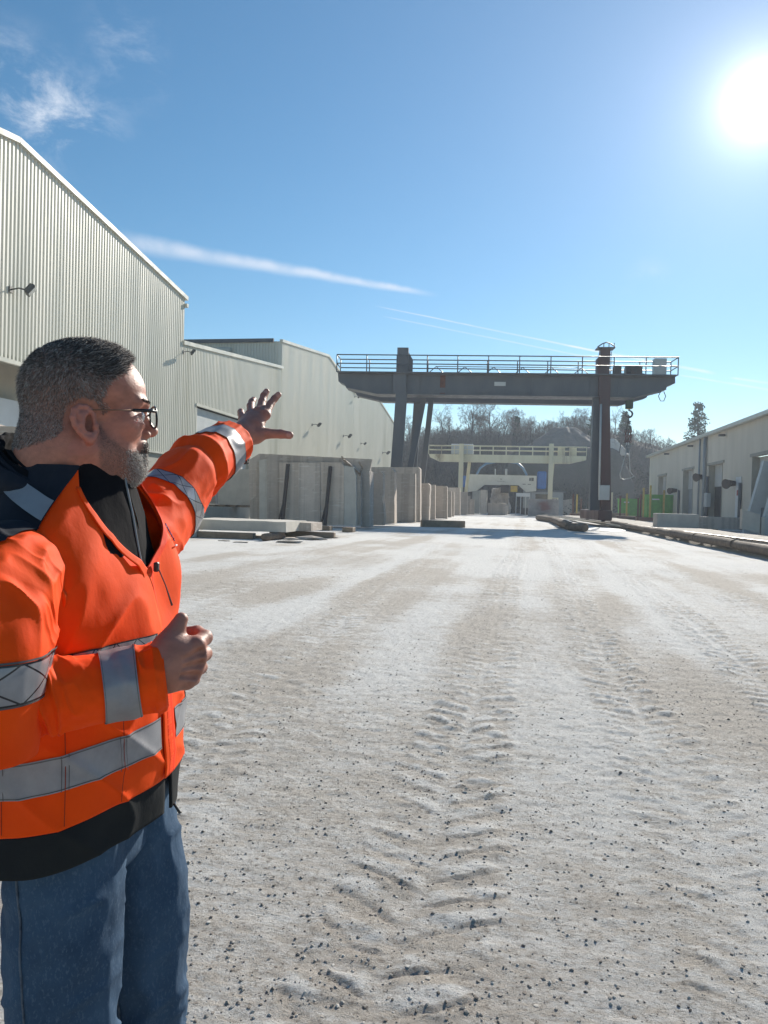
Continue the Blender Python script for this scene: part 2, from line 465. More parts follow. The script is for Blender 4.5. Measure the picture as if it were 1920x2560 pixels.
M_brush = foliage_mat('brush_brown', [(0, (0.11, 0.09, 0.076)), (0.45, (0.17, 0.14, 0.118)), (0.85, (0.22, 0.185, 0.15)), (1, (0.15, 0.15, 0.09))])
M_ivy = foliage_mat('ivy_dark', [(0, (0.022, 0.032, 0.018)), (0.6, (0.04, 0.052, 0.028)), (1, (0.075, 0.072, 0.04))])
M_hill = simple('hill_soil', (0.13, 0.112, 0.092), (0.095, 0.09, 0.068), 0.12, 0.95, 0.6, 1.5, 0.15)
M_mound = simple('quarry_spoil', (0.25, 0.205, 0.17), (0.18, 0.15, 0.128), 0.4, 0.95, 0.9, 1.2, 0.25, dirt=((0.32, 0.24, 0.19), 0.5, 0.6))
# ------------------------------------------------------------------ ground
TRACKS = [  # centre x at y=0, drift per metre, half width, lug spacing, height, chevron
    (-0.42, 0.022, 0.30, 0.19, 0.0095, -0.9), (0.78, 0.018, 0.28, 0.16, 0.0085, -0.8), (1.95, 0.026, 0.29, 0.19, 0.0090, -0.9), (3.15, 0.03, 0.3, 0.18, 0.0085, -0.8), (-1.55, -0.05, 0.27, 0.17, 0.006, -0.6), (4.5, 0.035, 0.33, 0.2, 0.008, -0.8), (-3.0, -0.13, 0.3, 0.18, 0.005, -0.6)]
def ground_fields(x, y):
    """height, and how far the dust is pressed pale (1) or left loose and brown (0)"""
    x = np.asarray(x, float); y = np.asarray(y, float)
    near = (1 - 0.7 * sstep(10, 45, y)) * (.5 + .5 * sstep(2.0, 5.5, y))
    wx = x + 0.035 * fbm(x * 2.5, y * 2.5, oct=3, seed=14); wy = y + 0.026 * fbm(x * 3.1, y * 2.6, oct=4, seed=15, gain=.65)
    h = 0.007 * fbm(x * 0.7, y * 0.5, oct=3, seed=3) + 0.0046 * fbm(x * 11.0, y * 16, oct=4, seed=9, gain=0.75)
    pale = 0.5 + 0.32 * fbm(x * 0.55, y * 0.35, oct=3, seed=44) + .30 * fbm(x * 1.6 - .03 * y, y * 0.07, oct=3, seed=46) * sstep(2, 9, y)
    for k, (x0, dr, hw, sp, amp, ch) in enumerate(TRACKS):
        xc = x0 + dr * y + 0.05 * np.sin(y * 0.33 + k * 1.7)
        u = (wx - xc) / hw
        m = sstep(1.15, 0.85, np.abs(u)) * (1 - .8 * sstep(.16, .06, np.abs(u)))
        patch = .5 + .5 * sstep(-0.4, 0.4, fbm(x * 0.9 + k * 9, y * 0.8, oct=2, seed=50 + k))
        ph = ((wy + ch * 0.20 * np.abs(u) ** 1.1 + sp * .5 * (u > 0) + k * .37) / sp) % 1.0
        step = sstep(0.02, 0.13, ph) * (1 - sstep(0.94, 1.0, ph)) * (1 - .25 * sstep(.3, .9, ph))   # flat pads with narrow notches between
        pad = sstep(0.10, 0.2, ph) * sstep(0.75, 0.5, ph)
        brk = sstep(-.5, .45, fbm(x * 6 + k, y * 8, oct=2, seed=130 + k))
        h = h + m * patch * (2.7 * amp * step * (.35 + .65 * brk) - 0.004)
        pale = pale * (1 - .5 * m * patch) + .5 * m * patch * (.05 + 0.95 * pad * (.4 + .6 * brk))
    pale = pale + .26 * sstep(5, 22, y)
    cl = vnoise(x * 13, y * 13, seed=90)
    h = h + 0.006 * sstep(0.5, 0.9, cl) * sstep(0.6, 0.2, pale)
    return h * near, np.clip(pale, 0, 1)
def ground_h(x, y): return ground_fields(x, y)[0]
gx = [0.0]
while gx[-1] < 900:
    gx.append(gx[-1] + max(0.019, (gx[-1] - 2.6) * 0.022 if gx[-1] > 2.6 else 0.019))
gl = [0.0]
while gl[-1] < 900:
    gl.append(gl[-1] + max(0.019, (gl[-1] - 1.5) * 0.025 if gl[-1] > 1.5 else 0.019))
gxs = np.array(sorted([-q for q in gl[1:]] + gx))
gys = np.concatenate([[-60, -20, -8, -3, -1, 0, 0.8], 1.55 * (70 / 1.55) ** np.linspace(0, 1, 760), [76, 84, 95, 112, 135, 170, 220, 300, 420, 600, 900, 1400]])
GX, GY = np.meshgrid(gxs, gys)
GZ, GP = ground_fields(GX, GY)
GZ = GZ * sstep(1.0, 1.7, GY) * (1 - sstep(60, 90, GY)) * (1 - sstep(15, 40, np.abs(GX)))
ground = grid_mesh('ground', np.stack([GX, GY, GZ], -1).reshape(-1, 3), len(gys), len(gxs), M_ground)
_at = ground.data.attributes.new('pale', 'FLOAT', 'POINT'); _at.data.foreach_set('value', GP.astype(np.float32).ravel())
tag(ground, 'pale limestone dust yard ground with tyre tracks', None, kind='structure')
# loose stones: too many to count
def rock_pts(seed):
    bm = bmesh.new(); bmesh.ops.create_icosphere(bm, subdivisions=1, radius=1.0)
    P = np.array([v.co[:] for v in bm.verts]); F = np.array([[v.index for v in f.verts] for f in bm.faces]); bm.free()
    rg = np.random.default_rng(seed)
    P = P * (1 + 0.35 * rg.uniform(-1, 1, (len(P), 1))) * np.array([1.0, rg.uniform(0.6, 0.95), rg.uniform(0.45, 0.75)])
    return P, F
def scatter_stones(name, n, ylo, yhi, smin, smax, power, seed, xw=1.0):
    rg = np.random.default_rng(seed); VV = []; FF = []; off = 0
    protos = [rock_pts(s) for s in range(6)]
    YA = ylo * (yhi / ylo) ** rg.random(n); XA = rg.uniform(-0.62, 0.52, n) * YA * xw
    HG = ground_h(XA, YA); NG = vnoise(XA * 0.9, YA * 0.8, seed=5) * .6 + .9 * (.5 - ground_fields(XA, YA)[1])
    for i in range(n):
        x, y = XA[i], YA[i]
        # gather the stones along the tracks and in drifts
        if NG[i] < rg.uniform(-0.9, 0.5): continue
        s = smin + (smax - smin) * rg.random() ** power
        P, F = protos[i % 6]; a = rg.uniform(0, 6.28); c, sn = math.cos(a), math.sin(a)
        Q = P * s
        Q = np.stack([Q[:, 0] * c - Q[:, 1] * sn, Q[:, 0] * sn + Q[:, 1] * c, Q[:, 2]], 1)
        Q += np.array([x, y, HG[i] + s * 0.04])
        VV.append(Q); FF.append(F + off); off += len(P)
    o = np_mesh(name, np.concatenate(VV), np.concatenate(FF), M_gravel, None, False)
    return o
gr = scatter_stones('gravel', 36000, 1.7, 24.0, 0.0018, 0.0085, 3.0, 21)
tag(gr, 'loose dark gravel scattered over the pale yard', 'gravel', kind='stuff')
gr2 = scatter_stones('gravel', 90, 2.0, 24.0, 0.009, 0.016, 2.2, 33)
tag(gr2, 'larger loose stones lying on the pale yard', 'gravel', kind='stuff')
# ------------------------------------------------------------------ halls on the left (facade plane x = -19)
XW = -19.0
def wy(px, py): return on_x(px, py, XW)[1]
def wz(px, py): return on_x(px, py, XW)[2]
def facade(name, prof, zb, openings, parent, period=0.22, depth=0.055, xw=XW, mat=None):
    """corrugated sheet wall: prof = [(y, ztop)...], openings = [(y0, y1, ztop)]"""
    ys, zs = [p[0] for p in prof], [p[1] for p in prof]
    m = MB(); y = ys[0]
    # trapezoid rib: valley, flank, crest, flank
    steps = [(0.0, 0), (0.30, 0), (0.44, 1), (0.86, 1), (1.0, 0)]
    def zlow(yc):
        for a, b, zt in openings:
            if a <= yc <= b: return zt
        return zb
    while y < ys[-1] - 1e-6:
        y2 = min(y + period, ys[-1]); zl = zlow((y + y2) / 2)
        for (t0, o0), (t1, o1) in zip(steps, steps[1:]):
            ya, yb = y + (y2 - y) * t0, y + (y2 - y) * t1
            za, zb_ = np.interp(ya, ys, zs), np.interp(yb, ys, zs)
            xa, xb = xw + depth * o0, xw + depth * o1
            m.add([(xa, ya, zl), (xb, yb, zl), (xb, yb, zb_), (xa, ya, za)], [(0, 1, 2, 3)])
        y = y2
    return m.build('cladding', mat or M_clad, parent)
def hall(name, prof, zb, openings, label, plinth_segs, depth_x=60.0, verge=True):
    root = empty(name, (XW, prof[0][0], 0)); off = Vector(root.location)
    root.location = (0, 0, 0)
    facade(name, prof, zb, openings, root)
    # back of the body: roof and end walls
    m = MB()
    for (ya, za), (yb, zc) in zip(prof, prof[1:]):
        m.add([(XW - 0.02, ya, za), (XW - 0.02, yb, zc), (XW - depth_x, yb, zc), (XW - depth_x, ya, za)], [(0, 1, 2, 3)])
    m.build('roof', M_roof, root)
    m = MB()
    for (ye, ze, sgn) in ((prof[0][0], prof[0][1], -1), (prof[-1][0], prof[-1][1], 1)):
        m.add([(XW, ye, 0), (XW - depth_x, ye, 0), (XW - depth_x, ye, ze), (XW, ye, ze)], [(0, 1, 2, 3)])
    m.add([(XW - depth_x, prof[0][0], 0), (XW - depth_x, prof[-1][0], 0), (XW - depth_x, prof[-1][0], 8), (XW - depth_x, prof[0][0], 8)], [(0, 1, 2, 3)])
    m.build('end_wall', M_clad, root)
    if verge:
        m = MB()
        for (ya, za), (yb, zc) in zip(prof, prof[1:]):
            m.bar((XW + 0.03, ya - (0.15 if ya == prof[0][0] else 0), za + 0.02), (XW + 0.03, yb + (0.25 if yb == prof[-1][0] else 0), zc + 0.02), 0.26, 0.22)
        m.build('verge_trim', M_clad_trim, root)
    for (a, b) in plinth_segs:
        MB().box((XW - 0.16, (a + b) / 2, zb / 2), (0.3, b - a, zb)).build('plinth_wall', M_conc, root)
    m = MB()
    for (a, b, zt) in openings:
        m.box((XW + 0.05, (a + b) / 2, zt - 0.06), (0.14, b - a + 0.3, 0.16))
    segs = [(prof[0][0], prof[-1][0])]
    for (a, b) in plinth_segs: m.box((XW + 0.06, (a + b) / 2, zb - 0.05), (0.13, b - a, 0.1))
    m.build('sill_flashing', M_clad_trim, root)
    for (a, b, zt) in openings:                       # reveal of each opening
        m = MB()
        m.box((XW - 0.4, (a + b) / 2, zt + 0.1), (0.8, b - a, 0.18))
        m.box((XW - 0.4, a - 0.06, zt / 2), (0.78, 0.12, zt)); m.box((XW - 0.4, b + 0.06, zt / 2), (0.78, 0.12, zt))
        m.build('door_reveal', M_conc, root)
    tag(root, label, 'warehouse')
    return root
y_c1 = wy(460, 745)
ridge1 = wy(42, 352)
h1 = hall('corrugated_hall', [(6.0, 11.4), (ridge1, wz(42, 352)), (y_c1, wz(460, 745))], 3.8, [(14.0, 29.8, 6.42)],
          'tall pale corrugated metal hall with sloping gable roof and large open doorway', [(6.0, 13.9), (29.95, y_c1)])
M_wht = MB().box((XW - 1.5, 22.0, 2.6), (0.12, 12.6, 5.2)).build('sliding_door', M_white, h1)
MB().box((XW - 1.42, 22.0, 4.0), (0.05, 12.62, 0.05)).build('door_seam', M_steel, h1)
MB().box((XW - 2.2, 22.0, 3.4), (0.1, 17.0, 6.8)).build('doorway_backing', M_render, h1)
MB().bar((XW + 0.2, y_c1 + 0.1, 12.35), (XW - 40, y_c1 + 0.1, 12.35), 0.2, 0.2).build('gutter', M_clad_trim, h1)
y2a, y2b = y_c1 + 0.02, wy(702, 918)
d2a, d2b = wy(490, 1008), wy(622, 1060)
h2 = hall('corrugated_hall', [(y2a, wz(467, 863)), (y2b, wz(702, 918))], 3.8, [(d2a, d2b, 7.0)],
          'low corrugated metal hall between two taller halls, with tall grey doorway', [(y2a, d2a - 0.14), (d2b + 0.14, y2b)])
MB().box((XW - 0.22, (d2a + d2b) / 2, 3.4), (0.12, d2b - d2a, 6.8)).build('sliding_door', M_mach, h2)
for k in range(3):
    MB().box((XW - 0.15, d2b - 1.4 - k * 2.2, 2.6), (0.08, 1.2, 3.4)).build('door_window', M_white if k == 0 else M_mach, h2)
z3 = wz(702, 852)
y3b, y3c = wy(820, 890), wy(884, 982)
h3 = hall('corrugated_hall', [(y2b + 0.02, z3), (y3b, wz(820, 890)), (y3c, wz(884, 982))], 3.8, [],
          'tall pale corrugated hall with a row of floodlights on its wall', [(y2b, y3c)])
MB().bar((XW - 0.6, y2b - 0.12, z3 + 0.06), (XW - 45, y2b - 0.12, z3 + 0.06), 0.22, 0.28).build('gutter', M_gutter, h3)
MB().tube([(XW - 4.2, y2b - 0.2, z3 - 0.75), (XW - 30, y2b - 0.2, z3 - 0.75)], 0.28, 10).build('duct_pipe', M_clad_trim, h3, True)
m = MB(); yy = XW - 0.4
while yy > XW - 45:                                   # ribs of the end wall that looks over the low hall
    m.box((yy, y2b - 0.03, (8.0 + z3) / 2), (0.10, 0.06, z3 - 8.0)); yy -= 0.25
m.build('end_cladding', M_clad, h3)
y4b, y4c = wy(945, 997), wy(986, 1062)
h4 = hall('corrugated_hall', [(y3c + 0.02, wz(884, 984)), (y4b, wz(945, 997)), (y4c, wz(986, 1062))], 3.8, [],
          'farthest pale corrugated hall whose gable drops behind the dark gantry leg', [(y3c, y4c)])

def floodlight(px, py, label, s=1.0, group=None, base=None):
    """lamp head on an arm bolted to the facade"""
    b = on_x(px, py, XW + 0.05)
    t = empty('floodlight', b)
    a = MB().box((0.02, 0, 0), (0.06, 0.18 * s, 0.22 * s)); a.build('wall_plate', M_lamp, t)
    MB().tube([(0.03, 0, 0), (0.30 * s, 0.05 * s, 0.06 * s), (0.5 * s, 0.12 * s, 0.02 * s)], 0.028 * s, 8).build('arm', M_lamp, t, True)
    rot = Matrix.Rotation(R(30), 3, 'Z') @ Matrix.Rotation(R(38), 3, 'Y')
    hd = MB().box((0.66 * s, 0.2 * s, 0.02 * s), (0.16 * s, 0.5 * s, 0.42 * s), rot=rot, bev=0.03 * s)
    for k in range(5):
        hd.box(Vector((0.66 * s, 0.2 * s, 0.02 * s)) + rot @ Vector((-0.1 * s, (k - 2) * 0.09 * s, 0)), (0.06 * s, 0.02 * s, 0.34 * s), rot=rot)
    hd.build('lamp_head', M_lamp, t)
    MB().box(Vector((0.66 * s, 0.2 * s, 0.02 * s)) + rot @ Vector((0.083 * s, 0, 0)), (0.012, 0.43 * s, 0.35 * s), rot=rot).build('lens', M_lampglass, t)
    tag(t, label, 'floodlight', group)
    return t
floodlight(26, 724, 'large grey floodlight on the tall hall beside its big doorway', 1.05)
FG = 'floodlights along the hall wall'
floodlight(780, 1062, 'floodlight at the near end of the far hall row, by the low hall', 1.0, FG)
floodlight(858, 1090, 'second floodlight along the far hall wall from the low hall', 1.1, FG)
floodlight(902, 1109, 'small third floodlight along the far hall wall, lower than its neighbours', .8, FG)
floodlight(956, 1132, 'last floodlight on the far hall wall before the gantry leg', 1.25, FG)
floodlight(886, 992, 'small lamp high under the step in the far halls roofline', .8)
floodlight(458, 880, 'small lamp under the eaves where tall and low halls meet', 0.8)

# ------------------------------------------------------------------ stone slabs on the left
def slab_poly(name, poly_px, Y, thick, mat, label, base=0.0, group=None, cat='stone slab', rz=0.0, rough=0.0):
    """upright slab: outline given on its face (plane y = Y), thickness behind it"""
    pts = [on_y(px, py, Y) for px, py in poly_px]
    P = [(p[0], max(p[2], base)) for p in pts]
    x0 = sum(p[0] for p in P) / len(P)
    root = empty(name, (x0, Y, base))
    P = [(u - x0, z - base) for u, z in P]
    m = MB(); n = len(P)
    # outline refined with small chips so the edges are not ruler-straight
    out = []
    rg = np.random.default_rng(int(abs(x0 * 100)) + n)
    for i in range(n):
        a, b = P[i], P[(i + 1) % n]; L = math.hypot(b[0] - a[0], b[1] - a[1]); k = max(1, int(L / 0.35))
        nx, nz = (b[1] - a[1]) / max(L, 1e-6), -(b[0] - a[0]) / max(L, 1e-6)
        for j in range(k):
            t = j / k; d = 0 if j == 0 else rg.normal(0, 0.006 + rough)
            z = a[1] + (b[1] - a[1]) * t + nz * d
            out.append((a[0] + (b[0] - a[0]) * t + nx * d, max(z, 0.0)))
    m.prism(out, lambda u, w, d: (u, d, w), 0.0, thick)
    me = m.build('stone', mat, root)
    bm = bmesh.new(); bm.from_mesh(me.data); bmesh.ops.recalc_face_normals(bm, faces=bm.faces[:]); bm.to_mesh(me.data); bm.free()
    root.rotation_euler = (0, 0, rz)
    tag(root, label, cat, group)
    # collapse root: a slab is a single mesh thing
    me.parent = None
    me.matrix_world = Matrix.Translation(Vector((x0, Y, base))) @ Matrix.Rotation(rz, 4, 'Z')
    for k in ('label', 'category', 'group'):
        if k in root: me[k] = root[k]
    bpy.data.objects.remove(root)
    me.name = name
    return me
SG = 'stone slabs standing in the long row'
YM = on_z(890, 1322)[1]
def row_base(py, px): return on_z(px, py)[1]
# main stack by the iron posts
slab_poly('stone_slab', [(622, 1150), (648, 1134), (930, 1148), (900, 1318), (625, 1318)], YM + 1.3, 0.25, M_slab, 'broad grey slab at the back of the posted stack', base=0.14)
slab_poly('stone_slab', [(625, 1322), (626, 1252), (640, 1240), (642, 1152), (672, 1140), (698, 1141), (698, 1323)], YM + 0.85, 0.28, M_slab2, 'narrow grey slab with notched left edge beside the iron posts', base=0.14)
slab_poly('stone_slab', [(668, 1323), (668, 1142), (690, 1136), (855, 1146), (862, 1150), (902, 1180), (902, 1322)], YM + 0.45, 0.3, M_slab, 'large sawn slab with chipped corner draped by chain', base=0.14, rough=0.006)
slab_poly('stone_slab', [(698, 1322), (698, 1156), (855, 1156), (860, 1170), (860, 1322)], YM + 0.16, 0.2, M_slab2, 'smooth slab held behind the two iron posts', base=0.14)
slab_poly('stone_slab', [(746, 1322), (746, 1158), (800, 1156), (800, 1322)], YM + 0.09, 0.06, M_slab, 'thin pale slab standing between the two iron posts', base=0.14)
slab_poly('stone_slab', [(846, 1322), (846, 1160), (884, 1168), (890, 1190), (890, 1322)], YM + 0.20, 0.22, M_stone_lt, 'narrow pale slab at the free end of the posted stack', base=0.14, rough=.004)
slab_poly('stone_slab', [(648, 1322), (648, 1150), (676, 1146), (676, 1322)], YM + 0.60, 0.2, M_stone_lt, 'narrow pale slab beside the notched one in the posted stack', base=0.14)
def lean_slab(px_r, base_py, top_py, w, thick, mat, label, rz=0.0, top_in=0, bev=0, rough=0.0, pxl=None, base=0.06, group=SG):
    Y = row_base(base_py, px_r)
    XL = on_y(px_r, base_py, Y)[0]
    px_l = px_r - w * FPX / Y * 1.0
    poly = [(px_l, base_py), (px_r, base_py), (px_r - top_in, top_py + bev), (px_r - top_in - bev, top_py), (px_l + 2, top_py - w * 0.1)]
    poly = [poly[0], poly[1], poly[2], poly[3], poly[4]]
    # outline must run counter-clockwise seen from the camera
    return slab_poly('stone_slab', poly, Y, thick, mat, label, base, group, rz=rz, rough=rough)
lean_slab(924, 1321, 1177, 0.46, 1.3, M_slab, 'thick slab with bright sawn edge next to the posted stack', rz=R(1.8), bev=2)
lean_slab(958, 1316, 1179, 0.78, 0.7, M_slab2, 'slab with ragged broken edge beside the thick bright-edged slab', rz=R(1.2), bev=6, rough=0.03)
lean_slab(986, 1311, 1170, 1.3, 1.1, M_slab2, 'brown slab with rounded top corner between ragged slab and wide pair', rz=R(0.8), bev=8)
lean_slab(1050, 1305.5, 1168, 3.6, 0.9, M_slab, 'tall wide slab standing behind a shorter one with bright edge', rz=R(0.6), bev=4)
lean_slab(1038, 1307, 1184, 3.2, 0.6, M_slab, 'wide slab with thin bright edge in front of the tallest one', rz=R(0.8))
lean_slab(1072, 1304, 1208, 2.4, 0.9, M_slab, 'tilted slab with pointed shoulder after the wide pair', rz=R(0.6), top_in=-3, bev=5, rough=0.01)
lean_slab(1088, 1300, 1212, 2.0, 0.4, M_slab2, 'dark shaded slab tucked behind the tilted slab', rz=R(0.4))
lean_slab(1118, 1299, 1215, 1.6, 0.6, M_slab, 'narrow upright slab above the end of the timber beam', rz=R(1.0), bev=2)
lean_slab(1128, 1295, 1228, 1.7, 0.6, M_slab, 'short slab following the narrow upright one', rz=R(1.2))
lean_slab(1135, 1293, 1230, 1.6, 0.6, M_slab2, 'short pale slab, second after the narrow upright one', rz=R(1.2))
lean_slab(1150, 1290, 1219, 2.0, 0.6, M_slab2, 'tall brown slab in the far half of the row', rz=R(0.4), bev=2)
lean_slab(1169, 1288, 1230, 2.4, 0.3, M_slab2, 'square brown slab near the far end of the row', rz=R(0.6))
lean_slab(1176, 1287.5, 1240, 1.6, 0.25, M_slab, 'low slab with bright edge, last but one in the row', rz=R(0.8))
lean_slab(1186, 1287, 1248, 1.5, 0.25, M_slab, 'last low slab of the row before the saw', rz=R(0.6))
# two iron posts in front of the stack
for (px, pyt, lab) in ((720, 1160, 'dark iron post leaning on the slab stack, towards the pale doorway'), (826, 1166, 'dark iron post leaning on the slab stack, towards the row of slabs')):
    t = on_y(px, pyt, YM + 0.05); t = Vector(tuple(t)); bpos = Vector((t.x - 0.12, YM - 0.35, 0.0))
    o = MB().bar(bpos, t, 0.16, 0.16).bar(bpos + Vector((-0.16, -0.3, 0)), t + Vector((-0.1, -0.02, -1.7)), 0.08, 0.08).build('iron_post', M_dark_steel); tag(o, lab, 'post', 'iron posts of the slab stack')
# chain draped over the corner
def chain(path, r, name, mat, label, cat='chain'):
    root = MB(); L = 0
    P = [Vector(tuple(float(c) for c in p)) for p in path]
    pts = []
    for a, b in zip(P, P[1:]):
        n = max(1, int((b - a).length / (r * 4.2)))
        for k in range(n): pts.append((a + (b - a) * (k / n), (b - a).normalized()))
    for i, (c, t) in enumerate(pts):
        s1 = t.orthogonal().normalized(); s1 = s1 if i % 2 else t.cross(s1).normalized()
        ring = [c + t * (math.cos(q) * r * 2.6) + s1 * (math.sin(q) * r * 1.7) for q in np.linspace(0, 2 * math.pi, 9)]
        root.tube(ring, r * 0.62, 5, False)
    o = root.build(name, mat, None, True); tag(o, label, cat); return o
c0 = on_y(856, 1146, YM + 0.4); c1 = on_y(905, 1183, YM + 0.4)
chain([c0 + np.array([0, 0, .05]), on_y(868, 1158, YM + .36), on_y(885, 1172, YM + .34), on_y(900, 1186, YM + .36), on_y(905, 1168, YM + .5), on_y(896, 1152, YM + .7)], 0.03, 'lifting_chain', M_wood, 'tan lifting chain draped over the chipped slab corner')
# sleepers and flat slabs in front
def lying_slab(px0, px1, py_base, zb, w, h, mat, name, label, cat, rz=0.0, bev=0.02, over=None):
    a = on_z(px0, py_base, zb); b = on_z(px1, py_base, zb)
    c = (a + b) / 2; L = abs(b[0] - a[0])
    o = MB().box((0, 0, h / 2), (L, w, h), bev=bev).build(name, mat)
    o.location = (c[0], c[1] + w / 2, zb); o.rotation_euler = (0, 0, rz)
    tag(o, label, cat); return o
YF = on_z(560, 1345)[1]
fs = slab_poly('stone_slab', [(466, 1331), (466, 1297), (715, 1305), (715, 1331)], YF + 0.3, 2.6, M_stone_lt, 'pale flat slab lying on timber in front of the posted stack', base=0.24)
slab_poly('stone_slab', [(700, 1330), (700, 1303), (778, 1308), (778, 1328)], YF + 2.0, 1.6, M_slab, 'grey flat slab poking out past the pale flat slab', base=0.2)
for (pa, pb, py, lab) in ((440, 655, 1346, 'long dark sleeper under the pale flat slab'), (650, 850, 1343, 'long sleeper on the dust before the posted stack')):
    lying_slab(pa, pb, py, 0.0, 0.3, 0.22, M_wood, 'timber_sleeper', lab, 'timber')
cb = on_z(672, 1351)
MB().tube([(cb[0], cb[1] - 0.5, 0.13), (cb[0] + 0.1, cb[1] + 1.2, 0.13)], 0.13, 9).build('short_log', M_bark, None, True)
tag(bpy.data.objects['short_log'], 'short round log propping the end of the pale slab', 'log')
for k, (px, py) in enumerate(((815, 1326), (872, 1330))):
    q = on_z(px, py); o = MB().box((q[0], q[1], 0.11), (0.5, 0.6, 0.22), bev=0.02).build('bearer_block', M_wood); tag(o, ('short bearer block below the posted stack, beside the long sleeper', 'short bearer block at the free end of the posted stack')[k], 'timber block')
for k, (px, py, s) in enumerate(((726, 1348, .34), (724, 1357, .3), (777, 1349, .4), (830, 1345, .2), (600, 1357, .16), (560, 1353, .14))):
    q = on_z(px, py); P, F = rock_pts(40 + k)
    o = np_mesh('flat_stone', P * np.array([s * 1.5, s, s * 0.3]) + np.array([0, 0, s * 0.12]), F, M_slab, None, False); o.location = tuple(q)
    tag(o, 'flat grey offcut of stone on the dust before the slabs', 'stone', 'stone offcuts on the dust')
# plinth with slabs in front of the low hall
pl = on_z(520, 1298)
MB().box((-17.6, 43.0, 0.45), (3.2, 22.0, 0.9)).build('concrete_plinth', M_conc)
tag(bpy.data.objects['concrete_plinth'], 'long low concrete plinth before the low hall', 'plinth')
def plinth_slab(px0, px1, py0, py1, Y, th, mat, label, rz=0.0):
    return slab_poly('stone_slab', [(px0, py1), (px0, py0), (px1, py0), (px1, py1)], Y, th, mat, label, base=1.02, rz=rz)
plinth_slab(545, 625, 1173, 1276, 40.5, 0.6, M_stone_lt, 'square grey slab on pallet bearers before the tall grey doorway')
plinth_slab(500, 538, 1150, 1276, 42.5, 0.5, M_slab2, 'narrow slab bundle on the plinth behind the square slab')
plinth_slab(424, 520, 1100, 1276, 46.0, 0.3, M_slab, 'wide grey slab on the plinth behind the outstretched arm')
plinth_slab(374, 418, 1078, 1276, 40.0, 0.15, M_slab2, 'tall slab standing on the plinth next to the corner of the halls')
plinth_slab(414, 423, 1078, 1276, 40.4, 0.5, M_stone_lt, 'bright-edged slab tight against the tall one on the plinth')
plinth_slab(300, 366, 1060, 1276, 40.3, 0.4, M_slab2, 'tall slab on the plinth hidden behind the bearded face')
for k in range(4):
    q = on_y(530 + k * 26, 1280, 40.3); o = MB().box((q[0], 40.7, 0.96), (0.35, 0.9, 0.12)).build('pallet_bearer', M_wood)
    tag(o, 'short timber bearer under the slabs on the plinth', 'timber', 'bearers on the plinth')
wb = on_z(405, 1346)
o = MB().box((wb[0] - 1.0, wb[1] + 0.7, 0.42), (3.4, 1.4, 0.84), bev=0.03).build('stone_block', M_stone_lt); tag(o, 'cream stone block at the end of the sleepers beside the jacket', 'stone block')
slab_poly('stone_slab', [(-260, 1330), (-260, 1050), (-60, 1063), (30, 1066), (78, 1072), (96, 1090), (96, 1330)], 17.5, 0.5, M_slab2, 'tall brown slab behind the collar, before the big doorway', rough=0.03)

# timber beam on the yard
a = on_z(1053, 1317); b = on_z(1160, 1319)
o = MB().bar((a[0], a[1], 0.2), (b[0], b[1], 0.2), 0.4, 0.4).build('timber_beam', M_wood); tag(o, 'long squared timber beam lying before the slab row', 'timber')

def rebase(root, x, y):
    """put the Empty at the thing's base without moving its parts"""
    dx, dy = x - root.location.x, y - root.location.y
    for c in root.children: c.location = (c.location.x - dx, c.location.y - dy, c.location.z)
    root.location = (x, y, 0)
rebase(h1, XW, 22.0); rebase(h2, XW, 50.0); rebase(h3, XW, 70.0); rebase(h4, XW, 95.0)
# ------------------------------------------------------------------ dark gantry crane
RAIL_Z = 0.36
BED_Z = 0.20                                          # the crane track bed stands a little above the yard
GB = on_z(1505, 1304, RAIL_Z)                         # right leg at the rail
G_RZ = R(5.0)
G_U = np.array([math.cos(G_RZ), math.sin(G_RZ), 0.0]); G_N = np.array([-math.sin(G_RZ), math.cos(G_RZ), 0.0])
def g_uv(px, py, back=0.0):
    """pixel -> (u along the beam, z) in the crane's own vertical plane"""
    d = ray(px, py); o = GB + G_N * back
    t = ((o - CAMP) @ G_N) / (d @ G_N); p = CAMP + d * t
    return ((p - GB) @ G_U, p[2])
gan = empty('gantry_crane', (GB[0], GB[1], 0.0), G_RZ)
tag(gan, 'large dark grey gantry crane with walkway and cantilever ends', 'gantry crane')
def gp(u, n, z): return (u, n, z)
ax = lambda u, w, d: (u, d, w)
BW = 1.1                                              # girder half depth (travel direction)
top_l, top_r = g_uv(845, 929), g_uv(1690, 944)
pts_top = [g_uv(845, 931), g_uv(1688, 945)]
under = [g_uv(1688, 958), g_uv(1668, 966), g_uv(1664, 974), g_uv(1583, 994), g_uv(945, 985), g_uv(866, 969), g_uv(860, 960), g_uv(846, 953)]
zt = (pts_top[0][1] + pts_top[1][1]) / 2
zb = (under[3][1] + under[4][1]) / 2
poly = [(pts_top[0][0], zt), (pts_top[1][0], zt)] + [(u, z) for u, z in under[:3]] + [(under[3][0], zb), (under[4][0], zb)] + [(u, z) for u, z in under[5:]]
g = MB().prism(poly[::-1], ax, 0.0, 1.3)
gd = g.build('girder', M_gantry, gan)
poly2 = [(pts_top[0][0] + .3, zt - .2), (pts_top[1][0] - .3, zt - .2)] + [(u - .3, z) for u, z in under[1:3]] + [(under[3][0], zb), (under[4][0], zb)] + [(u + .3, z) for u, z in under[5:]]
MB().prism(poly2[::-1], ax, 4.2, 5.2).build('girder', M_gantry, gan)
fl = MB()
for z_ in (zb + 0.02, zt - 0.02):
    fl.box(((under[3][0] + under[4][0]) / 2, 0.62, z_), (under[3][0] - under[4][0], 1.72, 0.09))
fl.bar((under[3][0], 0.6, zb + .02), (under[2][0], 0.6, under[2][1] + .02), 1.6, 0.09)
